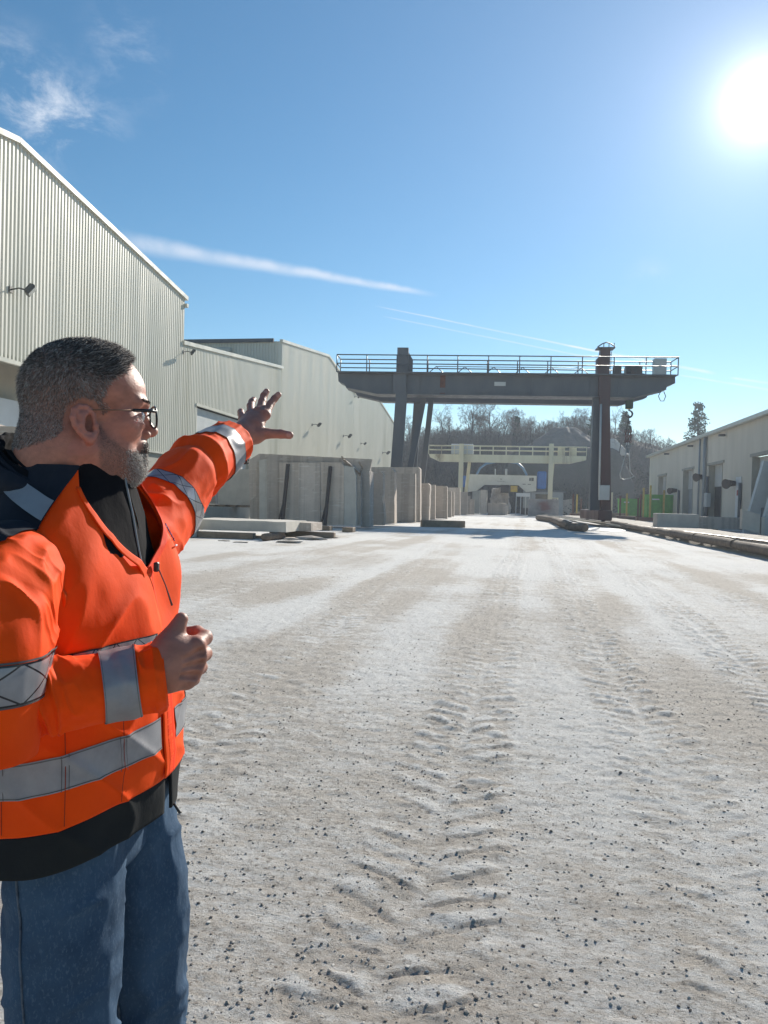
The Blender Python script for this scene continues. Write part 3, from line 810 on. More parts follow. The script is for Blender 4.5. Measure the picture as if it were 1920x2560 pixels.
fl.bar((under[4][0], 0.6, zb + .02), (under[5][0], 0.6, under[5][1] + .02), 1.6, 0.09)
fl.build('flange', M_gantry, gan)
for k in range(9):
    u = under[4][0] + (under[3][0] - under[4][0]) * (k + 0.5) / 9
    MB().box((u, -0.02, (zt + zb) / 2), (0.07, 0.05, zt - zb - 0.1)).build('stiffener', M_gantry, gan)
su, sz = g_uv(1250, 960)
MB().box((su, -0.045, sz), (0.85, 0.03, 0.3)).build('name_plate', M_mach, gan)
ru, _ = g_uv(1107, 950)
MB().box((ru, -0.035, (zt + zb) / 2), (0.4, 0.02, zt - zb - 0.15)).build('rust_patch', M_rust, gan)
# walkway and handrails
wk = MB().box(((poly[0][0] + poly[1][0]) / 2, -0.35, zt + 0.03), (poly[1][0] - poly[0][0], 0.7, 0.07)); wk.build('walkway', M_gantry, gan)
hr = MB(); HZ = g_uv(900, 891)[1] - zt
u0, u1 = poly[0][0], poly[1][0]
for yy in (-0.66, 1.2):
    for z_ in (zt + HZ, zt + HZ * 0.5):
        hr.tube([(u0, yy, z_), (u1, yy, z_)], 0.045, 6)
    n = 11
    for k in range(n + 1):
        u = u0 + (u1 - u0) * k / n
        hr.tube([(u, yy, zt), (u, yy, zt + HZ)], 0.042, 6)
for u in (u0, u1):
    for z_ in (zt + HZ, zt + HZ * 0.5): hr.tube([(u, -0.66, z_), (u, 1.2, z_)], 0.045, 6)
hr.build('handrail', M_rail, gan, True)
tr = MB(); a0 = g_uv(1090, 930)[0]; a1 = g_uv(1455, 930)[0]; n = 6
for k in range(n):                                   # small cable-tray trestles on the walkway
    uc = a0 + (a1 - a0) * k / (n - 1); w = 0.75
    tr.tube([(uc - w, 0.3, zt), (uc, 0.3, zt + HZ * 0.5), (uc + w, 0.3, zt)], 0.04, 5)
tr.tube([(a0, .3, zt + HZ * .5), (a1, .3, zt + HZ * .5)], 0.03, 5)
tr.build('cable_trestle', M_rail, gan, True)
for k in range(6):                                   # splice plates with bolt rows
    us = under[4][0] + (under[3][0] - under[4][0]) * (k + .5) / 6
    pl_ = MB().box((us, -.03, zb + .35), (.9, .04, .4))
    for bx in np.linspace(-.36, .36, 6):
        for bz in (-.12, .12): pl_.box((us + bx, -.06, zb + .35 + bz), (.05, .04, .05))
    pl_.build('splice_plate', M_gantry, gan)
# legs
lw = 0.95
uL = g_uv(1004, 1000)[0]; uLb = g_uv(992, 1170)[0]; uLb = uL + (uLb - uL) * (zb - 0.5) / max(zb - g_uv(992, 1170)[1], 1)
def leg_part(name, a, b, w, d, mat):
    return MB().bar(a, b, w, d).build(name, mat, gan)
leg_part('leg', (uLb, -0.15, 1.2), (uL, -0.12, zb + 0.1), 0.85, 0.6, M_gantry)
leg_part('leg', (uLb + 1.0, 5.4, 1.2), (uL + 1.0, 5.0, zb + 0.1), 0.62, 0.6, M_gantry)
leg_part('brace', (g_uv(1016, 1200)[0] - 0.3, 1.6, 1.2), (g_uv(1056, 985)[0], 2.2, zb), 0.45, 0.45, M_gantry)
leg_part('brace', (g_uv(1045, 1200)[0], 3.6, 1.2), (g_uv(1076, 985)[0], 2.6, zb), 0.42, 0.42, M_gantry)
MB().box((uLb + 0.5, 2.7, 0.95), (1.1, 8.4, 0.6), bev=0.05).build('end_carriage', M_gantry, gan)
MB().box((g_uv(1000, 940)[0], -0.18, (zt + zb) / 2), (1.0, 0.36, zt - zb)).build('leg_plate', M_gantry, gan)
mz = g_uv(1000, 870)[1]
MB().box((g_uv(1007, 900)[0], 0.2, (zt + mz) / 2), (0.85, 0.8, mz - zt)).build('mast', M_gantry, gan)
MB().add([(g_uv(1018, 900)[0], .2, zt), (g_uv(1032, 900)[0], .2, zt), (g_uv(1032, 905)[0], .2, zt + HZ * .85), (g_uv(1018, 880)[0], .2, mz - .1)], [(0, 1, 2, 3)]).build('gusset', M_gantry, gan)
uR = g_uv(1510, 1000)[0]; uRb = g_uv(1509, 1290)[0]
leg_part('leg', (uRb + 0.1, -0.12, 1.2), (uR, -0.12, zb + 0.1), 0.68, 0.6, M_gantry_red)
leg_part('leg', (g_uv(1488, 1290)[0], .6, 1.2), (g_uv(1497, 1000)[0], .5, zb + 0.1), 0.72, 0.6, M_gantry)
MB().tube([(g_uv(1499, 1000)[0], -0.55, zb - .6), (g_uv(1494, 1250)[0], -0.55, 2.2)], 0.075, 6).build('conduit_pipe', M_mach, gan, True)
MB().box((uR - 0.05, -0.2, (zt + zb) / 2), (0.85, 0.42, zt - zb + 0.06)).build('leg_plate', M_gantry_red, gan)
mzr = g_uv(1508, 872)[1]
MB().prism([(g_uv(1493, 900)[0], zt), (uR + 0.32, zt), (uR + 0.32, mzr), (g_uv(1502, 880)[0], mzr), (g_uv(1500, 885)[0], mzr - 0.6), (g_uv(1493, 895)[0], zt + HZ)], ax, -0.2, 0.6).build('mast', M_gantry_red, gan)
pf = MB(); pa, pb_ = g_uv(1492, 872)[0], g_uv(1536, 872)[0]
pf.box(((pa + pb_) / 2, 0.2, mzr + 0.04), (pb_ - pa, 1.0, 0.08))
pf.tube([(pa, -0.3, mzr + .08), (pa + .35, -.3, mzr + .32), ((pa + pb_) / 2, -0.3, mzr + 0.42), (pb_ - .35, -.3, mzr + .32), (pb_, -0.3, mzr + .08)], 0.045, 6)
for k in range(3): pf.tube([(pa + .45 + k * .38, -.3, mzr), (pa + .45 + k * .38, -.3, mzr + .38)], 0.035, 5)
pf.build('mast_platform', M_rail, gan)
lad = MB(); lu = g_uv(1524, 1000)[0]
for s in (-0.2, 0.2): lad.tube([(lu + s, 0.9, 1.2), (lu + s, 0.9, mzr)], 0.03, 5)
zq = 1.4
while zq < mzr: lad.tube([(lu - .2, .9, zq), (lu + .2, .9, zq)], 0.02, 5); zq += 0.45
lad.build('ladder', M_rail, gan, True)
MB().box((g_uv(1497, 1290)[0], 1.5, 0.86), (1.0, 7.6, 0.75), bev=0.06).build('end_carriage', M_gantry_red, gan)
for yy in (-1.6, 4.6):
    for ux in (g_uv(1497, 1290)[0], uLb + .5): MB().tube([(ux - .12, yy, 0.66), (ux + .12, yy, 0.66)], 0.27, 14).build('wheel', M_dark_steel, gan)
cb_u, cb_z = g_uv(1506, 1232)
MB().box((cb_u, -0.62, cb_z), (0.75, 0.35, 1.1), bev=0.02).build('control_box', M_mach, gan)
# winch and cabinet on the right cantilever
hu0, hu1 = g_uv(1536, 920)[0], g_uv(1612, 920)[0]
hz = g_uv(1575, 912)[1] - zt
wn_ = MB().box(((hu0 + hu1) / 2, 0.5, zt + 0.12), (hu1 - hu0, 1.0, 0.24))
wn_.tube([(hu0 + .9, 0.5, zt + hz * .55), (hu1 - .2, 0.5, zt + hz * .55)], hz * .42, 14)
wn_.box((hu0 + .3, .5, zt + hz * .5), (0.5, .8, hz * .9)); wn_.box((hu1 - .55, .45, zt + hz * .55), (0.8, .8, hz * .85))
wn_.build('winch', M_dark_steel, gan)
cu, cz = g_uv(1653, 895)
MB().box((cu, 0.4, (zt + cz) / 2), (0.9, 0.6, cz - zt), bev=0.02).build('cabinet', M_mach, gan)
# loose loop of cable under the right end
lc_u, lc_z = g_uv(1657, 978); _, lc_b = g_uv(1657, 1002)
MB().tube([(lc_u - .12, .1, lc_z), (lc_u - .28, .1, (lc_z + lc_b) / 2), (lc_u - .12, .1, lc_b), (lc_u + .12, .1, lc_b), (lc_u + .25, .1, (lc_z + lc_b) / 2), (lc_u + .1, .1, lc_z)], 0.03, 6).build('cable_loop', M_rubber, gan, True)

# hook block with chain sling hanging from the girder
def gh(px, py): return g_uv(px, py, 1.9)
def gw(u, n, z): return GB * np.array([1, 1, 0]) + G_U * u + G_N * n + np.array([0, 0, z])
ku, kz = gh(1573, 1016); _, kz1 = gh(1573, 997)
hook = empty('hook_block', gw(ku, 1.9, 0), G_RZ); tag(hook, 'green crane hook block hanging on cables under the gantry', 'hook')
kz0 = gh(1574, 1022)[1]
MB().box((0, -0.18, (kz1 + kz0) / 2), (0.52, 0.08, kz1 - kz0), bev=0.03).box((0, 0.18, (kz1 + kz0) / 2), (0.52, 0.08, kz1 - kz0), bev=0.03).build('side_plate', simple('hook_green', (0.05, 0.11, 0.075), (0.04, 0.08, 0.06), 3, 0.5, 0.1), hook)
MB().tube([(0, -.14, kz1 - .35), (0, .14, kz1 - .35)], 0.22, 14).build('sheave', M_dark_steel, hook)
for s in (-.18, .18): MB().tube([(s, 0, kz1 - .2), (s, 0, zb + .3)], .02, 5).build('cable', M_dark_steel, hook, True)
hp = [(0, 0, kz0 + .1), (0, 0, kz0 - .15)] + [(0.26 * math.cos(q), 0, kz0 - .4 + 0.26 * math.sin(q)) for q in np.linspace(R(75), R(-195), 12)]
MB().tube(hp, [.06] * 4 + [.075] * 6 + [.06, .05, .04, .025], 8).build('hook', M_dark_steel, hook, True)
MB().box((0, 0, kz0 + 0.05), (0.36, 0.26, 0.16), bev=.02).build('crosshead', M_yellow, hook)
sl = MB(); zhk = kz0 - 0.62
z_red = gh(1570, 1075)[1]; z_red2 = gh(1570, 1106)[1]
sling = empty('chain_sling', gw(ku, 1.9, 0), G_RZ); tag(sling, 'rusty lifting sling with wire rope loop hanging from the crane hook', 'sling')
def links(m, a, b, r):
    a = Vector(a); b = Vector(b); n = max(2, int((b - a).length / (r * 4.4))); t = (b - a).normalized()
    for i in range(n):
        c = a + (b - a) * ((i + .5) / n); s1 = Vector((0, 1, 0)) if i % 2 else Vector((1, 0, 0)); s1 = (s1 - t * s1.dot(t)).normalized()
        m.tube([c + t * (math.cos(q) * r * 2.9) + s1 * (math.sin(q) * r * 1.7) for q in np.linspace(0, 2 * math.pi, 9)], r * .7, 4, False)
ch = MB()
links(ch, (0, 0, zhk + .1), (0, 0, zhk - .5), .035)
for s in (-.18, .18): links(ch, (s * .3, 0, zhk - .4), (s, 0, z_red), .03)
ch.build('chain', M_dark_steel, sling)
rd = MB()
for s in (-.2, 0.0, .2): links(rd, (s, 0, z_red), (s * .9, 0, z_red2), .038)
rd.build('shortening_chain', simple('red_chain', (0.16, 0.035, 0.025), (0.09, 0.03, 0.025), 5, .6, .1), sling)
def lp(px, py):
    u, z = gh(px, py); return (u - ku, 0, z)
MB().tube([lp(1567, 1106), lp(1563, 1140), lp(1556, 1165), lp(1550, 1185), lp(1552, 1196), lp(1560, 1199), lp(1574, 1196), lp(1586, 1190), lp(1580, 1186), lp(1575, 1178), lp(1574, 1150), lp(1571, 1106)], .04, 6).build('wire_loop', M_mach, sling, True)
MB().box((0, 0, z_red2 - .3), (.42, .16, .2)).box((0, 0, z_red2 - .62), (.2, .14, .4)).build('shackle_bar', M_steel, sling)

# ------------------------------------------------------------------ rails and kerb logs
ra = on_z(1505, 1303, RAIL_Z); rb = on_z(1930, 1356, RAIL_Z)
rd_ = (rb - ra) / np.linalg.norm(rb - ra)
ra2 = ra - rd_ * 45; rb2 = rb + rd_ * 30
rails = empty('crane_rail', (rb2[0], rb2[1], 0)); tag(rails, 'polished steel crane rail on its concrete beam beside the yard', 'rail')
o0 = np.array([rb2[0], rb2[1], 0])
def rail_bar(m, z, w, h): return m.bar(np.array([*ra2[:2], z]) - o0, np.array([0, 0, z]), w, h)
rail_bar(MB(), 0.215, 0.62, 0.11).build('concrete_beam', M_conc, rails)
m2 = MB(); rail_bar(m2, 0.285, 0.15, 0.03); rail_bar(m2, 0.325, 0.03, 0.06); rail_bar(m2, 0.37, 0.085, 0.03)
m2.build('steel_rail', simple('worn_rail', (0.42, 0.41, 0.4), (0.3, 0.28, 0.27), 5, 0.3, 0.05, metal=0.9), rails)
gl0 = GB * np.array([1, 1, 0]) + G_U * (uLb + .5)
rl = empty('crane_rail', gl0 - G_N * 0, G_RZ); tag(rl, 'second crane rail hidden behind the slab row under the far gantry leg', 'rail')
MB().box((0, 9, .18), (.6, 26, .36)).build('concrete_beam', M_conc, rl)
MB().box((0, 9, .375), (.08, 26, .03)).build('steel_rail', M_steel, rl)
# raised bed under the rail
ka = on_z(1500, 1308.5, .1); kb = on_z(1925, 1392, .1); kd = (kb - ka) / np.linalg.norm(kb - ka)
ka2 = ka - kd * 40; kb2 = kb + kd * 22; n2_ = np.array([-kd[1], kd[0], 0]); n2_ = n2_ if n2_[0] > 0 else -n2_
bed = MB()
cols_ = [(0.0, -0.02), (0.16, BED_Z - .03), (0.6, BED_Z), (5.2, BED_Z), (6.6, -0.02)]
nseg = 40
V_ = []
for k in range(nseg + 1):
    c_ = ka2 + (kb2 - ka2) * k / nseg
    for w_, z_ in cols_: V_.append((c_[0] + n2_[0] * w_, c_[1] + n2_[1] * w_, z_ + (.02 * math.sin(k * 1.9 + w_) if z_ > 0 else 0)))
F_ = [(k * 5 + q, k * 5 + q + 1, (k + 1) * 5 + q + 1, (k + 1) * 5 + q) for k in range(nseg) for q in range(4)]
bo = bed.add(V_, F_).build('track_bed', simple('track_ballast', (.42, .39, .35), (.30, .27, .235), 1.2, .95, .8, 18, .03), None, True); tag(bo, 'raised dusty bed of the crane track', kind='structure')
# round kerb logs edging the track bed
la = on_z(1500, 1308.5, .1); lb = on_z(1925, 1392, .1)
ld = (lb - la) / np.linalg.norm(lb - la); tot = np.linalg.norm(lb - la) + 22
pos = 0.0; k = 0
KL = ['round kerb log by the gantry wheel, far end of the kerb', 'round kerb log, second from the gantry wheel', 'round kerb log, third from the gantry wheel', 'round kerb log, fourth from the gantry wheel', 'round kerb log, fifth from the gantry wheel', 'round kerb log, sixth from the gantry wheel', 'round kerb log, seventh from the gantry wheel', 'round kerb log, eighth from the gantry wheel', 'round kerb log, ninth from the gantry wheel', 'round kerb log, tenth from the gantry wheel', 'round kerb log, eleventh from the gantry wheel', 'round kerb log, twelfth from the gantry wheel', 'round kerb log, thirteenth from the gantry wheel', 'round kerb log, fourteenth from the gantry wheel']
while pos < tot and k < 14:
    L = 4.4 + 0.7 * math.sin(k * 2.1); r = 0.17 + 0.02 * math.sin(k * 1.3)
    rg = np.random.default_rng(k)
    p0 = la + ld * pos; nx = np.array([ld[1], -ld[0], 0])
    pts = [p0 + ld * (L * t) + nx * rg.normal(0, .02) + np.array([0, 0, r * 0.8 + .05]) for t in np.linspace(0, 1, 7)]
    c = pts[3].copy(); o = MB().tube([q - np.array([c[0], c[1], 0]) for q in pts], [r * (1 + rg.normal(0, .05)) for _ in pts], 12).build('kerb_log', M_bark, None, True, R(50)); o.location = (c[0], c[1], 0)
    tag(o, KL[k], 'log', 'logs edging the crane track')
    pos += L + 0.05; k += 1
# rubble between log and rail
VV = []; FF = []; off = 0; rg = np.random.default_rng(8)
for i in range(420):
    t = rg.random() ** 0.7; p = la + ld * (t * tot) + np.array([ld[1], -ld[0], 0]) * rg.uniform(-0.95, -0.12) * (0.6 + t)
    P, F = rock_pts(i % 6); s = rg.uniform(.03, .11)
    VV.append(P * s + np.array([p[0], p[1], 0.17 + s * .3])); FF.append(F + off); off += len(P)
tag(np_mesh('rubble', np.concatenate(VV), np.concatenate(FF), M_block, None, False), 'stone rubble heaped between the kerb logs and the rail', 'rubble', kind='stuff')
# short log row beside the wheel
for k, (p0, p1, r, lab) in enumerate((((1345, 1301), (1388, 1308), .26, 'farthest log in the line leading to the gantry wheel'), ((1384, 1308), (1402, 1316), .27, 'middle log in the line leading to the gantry wheel'), ((1400, 1317), (1424, 1325), .27, 'split dark log second in the line leading to the gantry wheel'), ((1424, 1326), (1462, 1330), .24, 'cut log nearest the kerb in the line leading to the gantry wheel'))):
    a = on_z(*p0); b = on_z(*p1)
    o = MB().tube([tuple(a + np.array([0, 0, r])), tuple((a + b) / 2 + np.array([.03, 0, r])), tuple(b + np.array([0, 0, r]))], [r, r * 1.04, r * .96], 12).build('cut_log', M_bark, None, True, R(50))
    tag(o, lab, 'log', 'logs lying in line on the yard')
# white slurry spills
def puddle(px, py, w, l, seed, label):
    c = on_z(px, py, 0.02); n = 26; rg = np.random.default_rng(seed); ph = rg.uniform(0, 6, 4)
    ring = [(w * math.cos(q) * (1 + .22 * math.sin(2 * q + ph[0]) + .16 * math.sin(3 * q + ph[1]) + .1 * math.sin(5 * q + ph[2])), l * math.sin(q) * (1 + .2 * math.sin(2 * q + ph[3]))) for q in np.linspace(0, 2 * math.pi, n, endpoint=False)]
    V = [(0, 0, .05)] + [(x * .6, y * .6, .045) for x, y in ring] + [(x, y, 0.0) for x, y in ring]
    F = [(0, 1 + i, 1 + (i + 1) % n) for i in range(n)] + [(1 + i, 1 + n + i, 1 + n + (i + 1) % n, 1 + (i + 1) % n) for i in range(n)]
    o = MB().add(V, F).build('slurry_patch', M_slurry, None, True); o.location = tuple(c); tag(o, label, 'slurry', kind=None)
puddle(1446, 1314, 1.3, 4.6, 1, 'bright white slurry patch beside the cut logs'); puddle(1420, 1301, 1.9, 6.0, 2, 'thin white slurry patch behind the cut logs')
puddle(1500, 1323, 1.5, 3.6, 3, 'white slurry tongue along the kerb log end'); puddle(1660, 1318, 1.5, 2.5, 5, 'white slurry patch in front of the lying stone beams')
puddle(1800, 1340, 3.0, 3.0, 6, 'white slurry strip between rail and lying stone beams')

# ------------------------------------------------------------------ cream workshop on the right (facade x = 18)
XB = 18.0
ws = empty('workshop_building', (XB, 80, 0)); ws.location = (0, 0, 0); tag(ws, 'long cream rendered workshop with tall doors and pale eaves', 'building')
ye = on_x(1625, 1146, XB)[1]; ze = 8.5; y0w = 30.0
ops = []                                              # openings: y range, top z
def yb_(px, py): return on_x(px, py, XB)[1]
ops.append((yb_(1666, 1186), yb_(1647, 1190), 5.55, 'door'))
ops.append((yb_(1734, 1173), yb_(1709, 1178), 5.65, 'door'))
ops.append((yb_(1808, 1157), yb_(1773, 1164), 5.65, 'door'))
ops.append((yb_(1990, 1120), yb_(1882, 1142), 5.65, 'gate'))
ops.sort()
segs = []; yc = y0w
wall = MB()
for (a, b, zt_, kind) in ops:
    wall.box((XB + 0.15, (yc + a) / 2, ze / 2), (0.3, a - yc, ze)); wall.box((XB + 0.15, (a + b) / 2, (zt_ + ze) / 2), (0.3, b - a, ze - zt_)); yc = b
wall.box((XB + 0.15, (yc + ye) / 2, ze / 2), (0.3, ye - yc, ze))
wall.box((XB + 10.15, ye - 0.15, ze / 2), (19.7, 0.3, ze)); wall.box((XB + 10, y0w + .15, ze / 2), (19.4, 0.3, ze))
wall.build('wall', M_render, ws)
MB().add([(XB - .45, y0w - .5, ze + .02), (XB - .45, ye + .6, ze + .02), (XB + 10, ye + .6, ze + 2.2), (XB + 10, y0w - .5, ze + 2.2), (XB + 20.5, ye + .6, ze), (XB + 20.5, y0w - .5, ze)], [(0, 1, 2, 3), (3, 2, 4, 5)]).build('roof', M_roof, ws)
MB().box((XB - .3, (y0w + ye) / 2, ze + .12), (.34, ye - y0w + 1.2, .3)).box((XB + 10, ye + .5, ze + .1), (20, .2, .3)).build('eaves_trim', M_clad_trim, ws)
for i, (a, b, zt_, kind) in enumerate(ops):
    MB().box((XB + .55, (a + b) / 2, zt_ - 1.0), (.08, b - a, 2.0)).build('door_panel', M_mach, ws)
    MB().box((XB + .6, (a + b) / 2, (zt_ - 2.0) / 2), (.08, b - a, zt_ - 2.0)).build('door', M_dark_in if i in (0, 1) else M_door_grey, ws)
    MB().box((XB + .3, a + .04, zt_ / 2), (.7, .08, zt_)).box((XB + .3, b - .04, zt_ / 2), (.7, .08, zt_)).box((XB - .03, (a + b) / 2, zt_ + .12), (.16, b - a + .8, .24)).build('door_frame', M_conc, ws)
for (px, lab) in ((1755, 0), (1768, 1)):
    yq = yb_(px, 1120); MB().tube([(XB - .2, yq, ze), (XB - .2, yq, 0.1)], .16 if lab else .1, 8).build('downpipe', M_door_grey, ws, True)
for k, (px, py) in enumerate(((1738, 1192), (1812, 1208), (1672, 1226))):
    q = on_x(px, py, XB - .9); t = MB().tube([(XB - .05, q[1], q[2]), (XB - .5, q[1], q[2]), (q[0], q[1] - .3, q[2] - .08)], [.2, .28, .42 if k < 2 else .36], 14, True)
    t.build('fan_cowl', M_dark_steel, ws, True, R(40))
    MB().tube([(XB - .15, q[1] - 1.6, q[2]), (XB - .15, q[1] - 1.6, .1)], .13, 8).build('cable_duct', M_gantry, ws, True)
eb = on_x(1768, 1250, XB - .3); MB().box(tuple(eb), (.4, 1.0, 1.3), bev=.03).build('electric_box', M_mach, ws)
nb_ = on_x(1846, 1247, XB - .02); MB().box((XB - .04, nb_[1], nb_[2]), (.06, 1.4, 3.6)).build('notice_board', M_white, ws)
rq = on_x(1846, 1232, XB - .06); MB().box((XB - .085, rq[1], rq[2]), (.03, .7, .45)).build('notice_mark', simple('notice_red', (.4, .08, .07)), ws)
for px in (1675, 1735, 1815):
    q = on_x(px, 1085 + (1815 - px) * .3, XB - .4); MB().box((XB - .35, yb_(px, 1100), ze - .45), (.5, .35, .2)).build('wall_lamp', M_lamp, ws)
# low stone beams lying before it
for (p0, p1, py, h, mat, lab) in ((1652, 1735, 1321, 1.0, M_stone_lt, 'pale squared stone beam lying next to the green skip'), (1733, 1756, 1322, .85, M_gantry_red, 'dark red steel beam end between two lying stone beams'), (1754, 1850, 1324, .85, M_slab, 'long grey stone beam lying before the workshop doors')):
    lying_slab(p0, p1, py, 0.12, 1.6, h, mat, 'stone_beam', lab, 'stone beam')
for (px, py) in ((1668, 1325), (1715, 1326), (1790, 1327)):
    q = on_z(px, py); o = MB().box((q[0], q[1] + .9, .055), (.4, 1.2, .11)).build('timber_bearer', M_wood); tag(o, 'short timber bearer under the lying stone beams', 'timber', 'bearers under the stone beams')
# stone-handling machine at the right edge
mc = on_z(1908, 1338); mch = empty('block_cutting_machine', (mc[0], mc[1], 0)); tag(mch, 'grey dusty block cutting machine with slanted frame by the rail', 'machine')
MB().prism([(-.2, 0), (.9, 0), (1.5, 4.6), (.9, 4.75)], ax, 0, .5).build('side_frame', M_mach, mch)
MB().prism([(-.2, 0), (.9, 0), (1.5, 4.6), (.9, 4.75)], ax, 3.2, 3.7).build('side_frame', M_mach, mch)
MB().box((3.1, 1.8, 4.3), (3.8, 3.2, .9)).build('head', M_gantry, mch)
MB().box((3.3, .6, 2.8), (3.4, .15, 2.0)).build('splash_screen', M_mach, mch)
MB().box((2.9, 1.7, 1.35), (4.2, 3.4, .7), bev=.05).box((2.9, 1.7, .35), (4.0, 2.6, .7)).build('bed', M_gantry, mch)
MB().box((2.9, -.02, 1.75), (4.2, .3, .07)).build('bed_edge', M_stone_lt, mch)
MB().tube([(1.2, .8, 4.9), (1.8, .8, 5.3), (2.6, .8, 5.0), (3.4, .8, 5.2)], .09, 8).tube([(1.6, .5, 4.7), (2.3, .5, 5.2), (3.2, .5, 4.8)], .07, 8).build('hose', M_rubber, mch, True)
MB().prism([(-1.3, .35), (-.3, .1), (-.3, 1.25), (-1.3, 1.55)], ax, -.3, .2).box((-.1, .1, .55), (.18, .7, 1.1)).build('guard_plate', M_stone_lt, mch)

# ------------------------------------------------------------------ slab racks and green skips near the rail
def rack(pxs, py, label, hs, cols, w=1.0, basecol=None):
    a = on_z(pxs[0], py); b = on_z(pxs[-1], py); c = (a + b) / 2
    t = empty('stake_rack', (c[0], c[1], 0)); tag(t, label, 'rack')
    MB().box((0, 0, .22), (abs(b[0] - a[0]) + .8, 1.4, .44), bev=.04).build('base_beam', basecol or M_rust, t)
    for px, h, cm in zip(pxs, hs, cols):
        x = on_z(px, py)[0] - c[0]
        MB().box((x, -.3, .4 + h / 2), (.2, .2, h)).build('stake', cm, t)
rack((1433, 1441, 1450), 1291, 'rusty stake rack beyond the gantry leg, before pale slabs', (2.9, 2.8, 2.2), (M_rust, M_yellow, M_rust))
rack((1521, 1527), 1296, 'short rusty stake rack directly behind the gantry wheel', (2.6, 3.0), (M_wood, M_cream_steel), basecol=M_dark_steel)
rack((1553, 1566, 1588), 1299, 'stake rack with one yellow stake in front of a green skip', (2.5, 2.8, 2.3), (M_rust, M_yellow, M_rust))
rack((1602, 1607, 1620), 1303, 'stake rack with tall yellow stake and red beam end', (2.6, 3.3, 3.6), (M_rust, M_yellow, M_yellow), basecol=simple('red_beam', (.27, .1, .06), (.2, .09, .05), 3, .6, .1))
rack((1666, 1695, 1717), 1304, 'stake rack between the skip and the workshop', (3.2, 3.2, 3.0), (M_yellow, M_rust, M_yellow), basecol=M_dark_steel)
def skip(px0, px1, py_b, h, label, flare=0.25):
    a = on_z(px0, py_b); b = on_z(px1, py_b); c = (a + b) / 2; w = abs(b[0] - a[0]) / 2
    t = empty('green_skip', (c[0], c[1], 0)); tag(t, label, 'skip')
    fb = w * flare
    V = [(-w + fb * .2, 0, .15), (w - fb * 2.2, 0, .15), (w - fb * 2.2, 2, .15), (-w + fb * .2, 2, .15), (-w, -.15, h), (w, -.15, h), (w, 2.15, h), (-w, 2.15, h)]
    V += [(x * .95, .06 + y * .93, max(z, .25) - (.0 if z < 1 else 0.0)) for x, y, z in V]
    MB().add(V, [(0, 3, 2, 1), (0, 1, 5, 4), (1, 2, 6, 5), (2, 3, 7, 6), (3, 0, 4, 7), (8, 9, 10, 11), (8, 12, 13, 9), (9, 13, 14, 10), (10, 14, 15, 11), (11, 15, 12, 8), (4, 5, 13, 12), (5, 6, 14, 13), (6, 7, 15, 14), (7, 4, 12, 15)]).build('hull', M_green, t)
    for s in np.linspace(-.75, .62, 4): MB().bar((s * w, -.05, .3), (s * w * 1.05, -.2, h - .05), .12, .1).build('rib', M_green, t)
    for yy in (-.18, 2.18): MB().box((0, yy, h), (2 * w + .15, .14, .16)).build('top_rail', M_green, t)
    MB().box((-w * .55, -.27, h * .84), (w * .35, .03, .16)).build('placard', M_white, t)
skip(1442, 1470, 1287, 1.6, 'small green skip seen beside the gantry leg')
skip(1396, 1407, 1287, 1.4, 'bright green skip end between red-marked block and pale slab', .1)
skip(1556, 1612, 1297, 2.6, 'green skip behind the yellow staked rack')
skip(1626, 1702, 1303, 3.0, 'large green skip with slanted end before the workshop', .42)
PG = 'pale slabs standing beyond the gantry leg'
slab_poly('stone_slab', [(1405, 1288), (1405, 1251), (1430, 1247), (1430, 1288)], on_z(1415, 1288)[1], .5, M_slab, 'pale slab between bright green skip and rusty rack', group=PG)
slab_poly('stone_slab', [(1444, 1286), (1444, 1240), (1469, 1240), (1469, 1286)], on_z(1455, 1286)[1], .4, M_slab, 'pale slab behind the small green skip', group=PG)
slab_poly('stone_slab', [(1524, 1290), (1524, 1246), (1556, 1246), (1556, 1290)], on_z(1540, 1290)[1], .4, M_slab2, 'brownish slab between the gantry leg and the staked racks', group=PG)
slab_poly('stone_slab', [(1576, 1288), (1576, 1250), (1600, 1250), (1600, 1288)], on_z(1590, 1288)[1], .4, M_slab, 'grey slab leaning behind the long green skip', group=PG)
for k, (px0, px1, py) in enumerate(((1440, 1468, 1291), (1528, 1566, 1298))):
    lying_slab(px0, px1, py, 0.0, .7, .75, M_wood, 'timber_stack', ('brown timber baulk lying under the rusty stake rack', 'mossy timber baulk by the gantry wheel')[k], 'timber')

# ------------------------------------------------------------------ far end: cream gantry, stone saw, blocks
Y2 = on_z(1290, 1288)[1]
def far(px, py, y=Y2): return on_y(px, py, y)
g2 = empty('cream_gantry_crane', (0, Y2, 0)); tag(g2, 'smaller cream painted gantry crane at the far end of the yard', 'gantry crane')
def fz(px, py): p = far(px, py); return (p[0], p[2])
tp = [fz(1072, 1134), fz(1466, 1141)]; zt2 = (tp[0][1] + tp[1][1]) / 2
zb2 = (fz(1160, 1155)[1] + fz(1410, 1158)[1]) / 2
MB().prism([(tp[0][0], zt2), (tp[0][0] + .2, fz(1074, 1143)[1]), (fz(1098, 1152)[0], zb2), (fz(1425, 1157)[0], zb2), (tp[1][0], fz(1466, 1150)[1]), (tp[1][0], zt2)], ax, 0, 1.1).build('girder', M_cream_steel, g2)
hr = MB(); H2 = zt2 + 1.25
for z_ in (H2, zt2 + .65): hr.tube([(tp[0][0], -.1, z_), (tp[1][0], -.1, z_)], .05, 5).tube([(tp[0][0], 1.2, z_), (tp[1][0], 1.2, z_)], .05, 5)
for k in range(13):
    u = tp[0][0] + (tp[1][0] - tp[0][0]) * k / 12; hr.box((u, -.1, (zt2 + H2) / 2), (.16 if 3 < k < 9 else .08, .08, 1.25))
hr.build('handrail', M_cream_steel, g2)
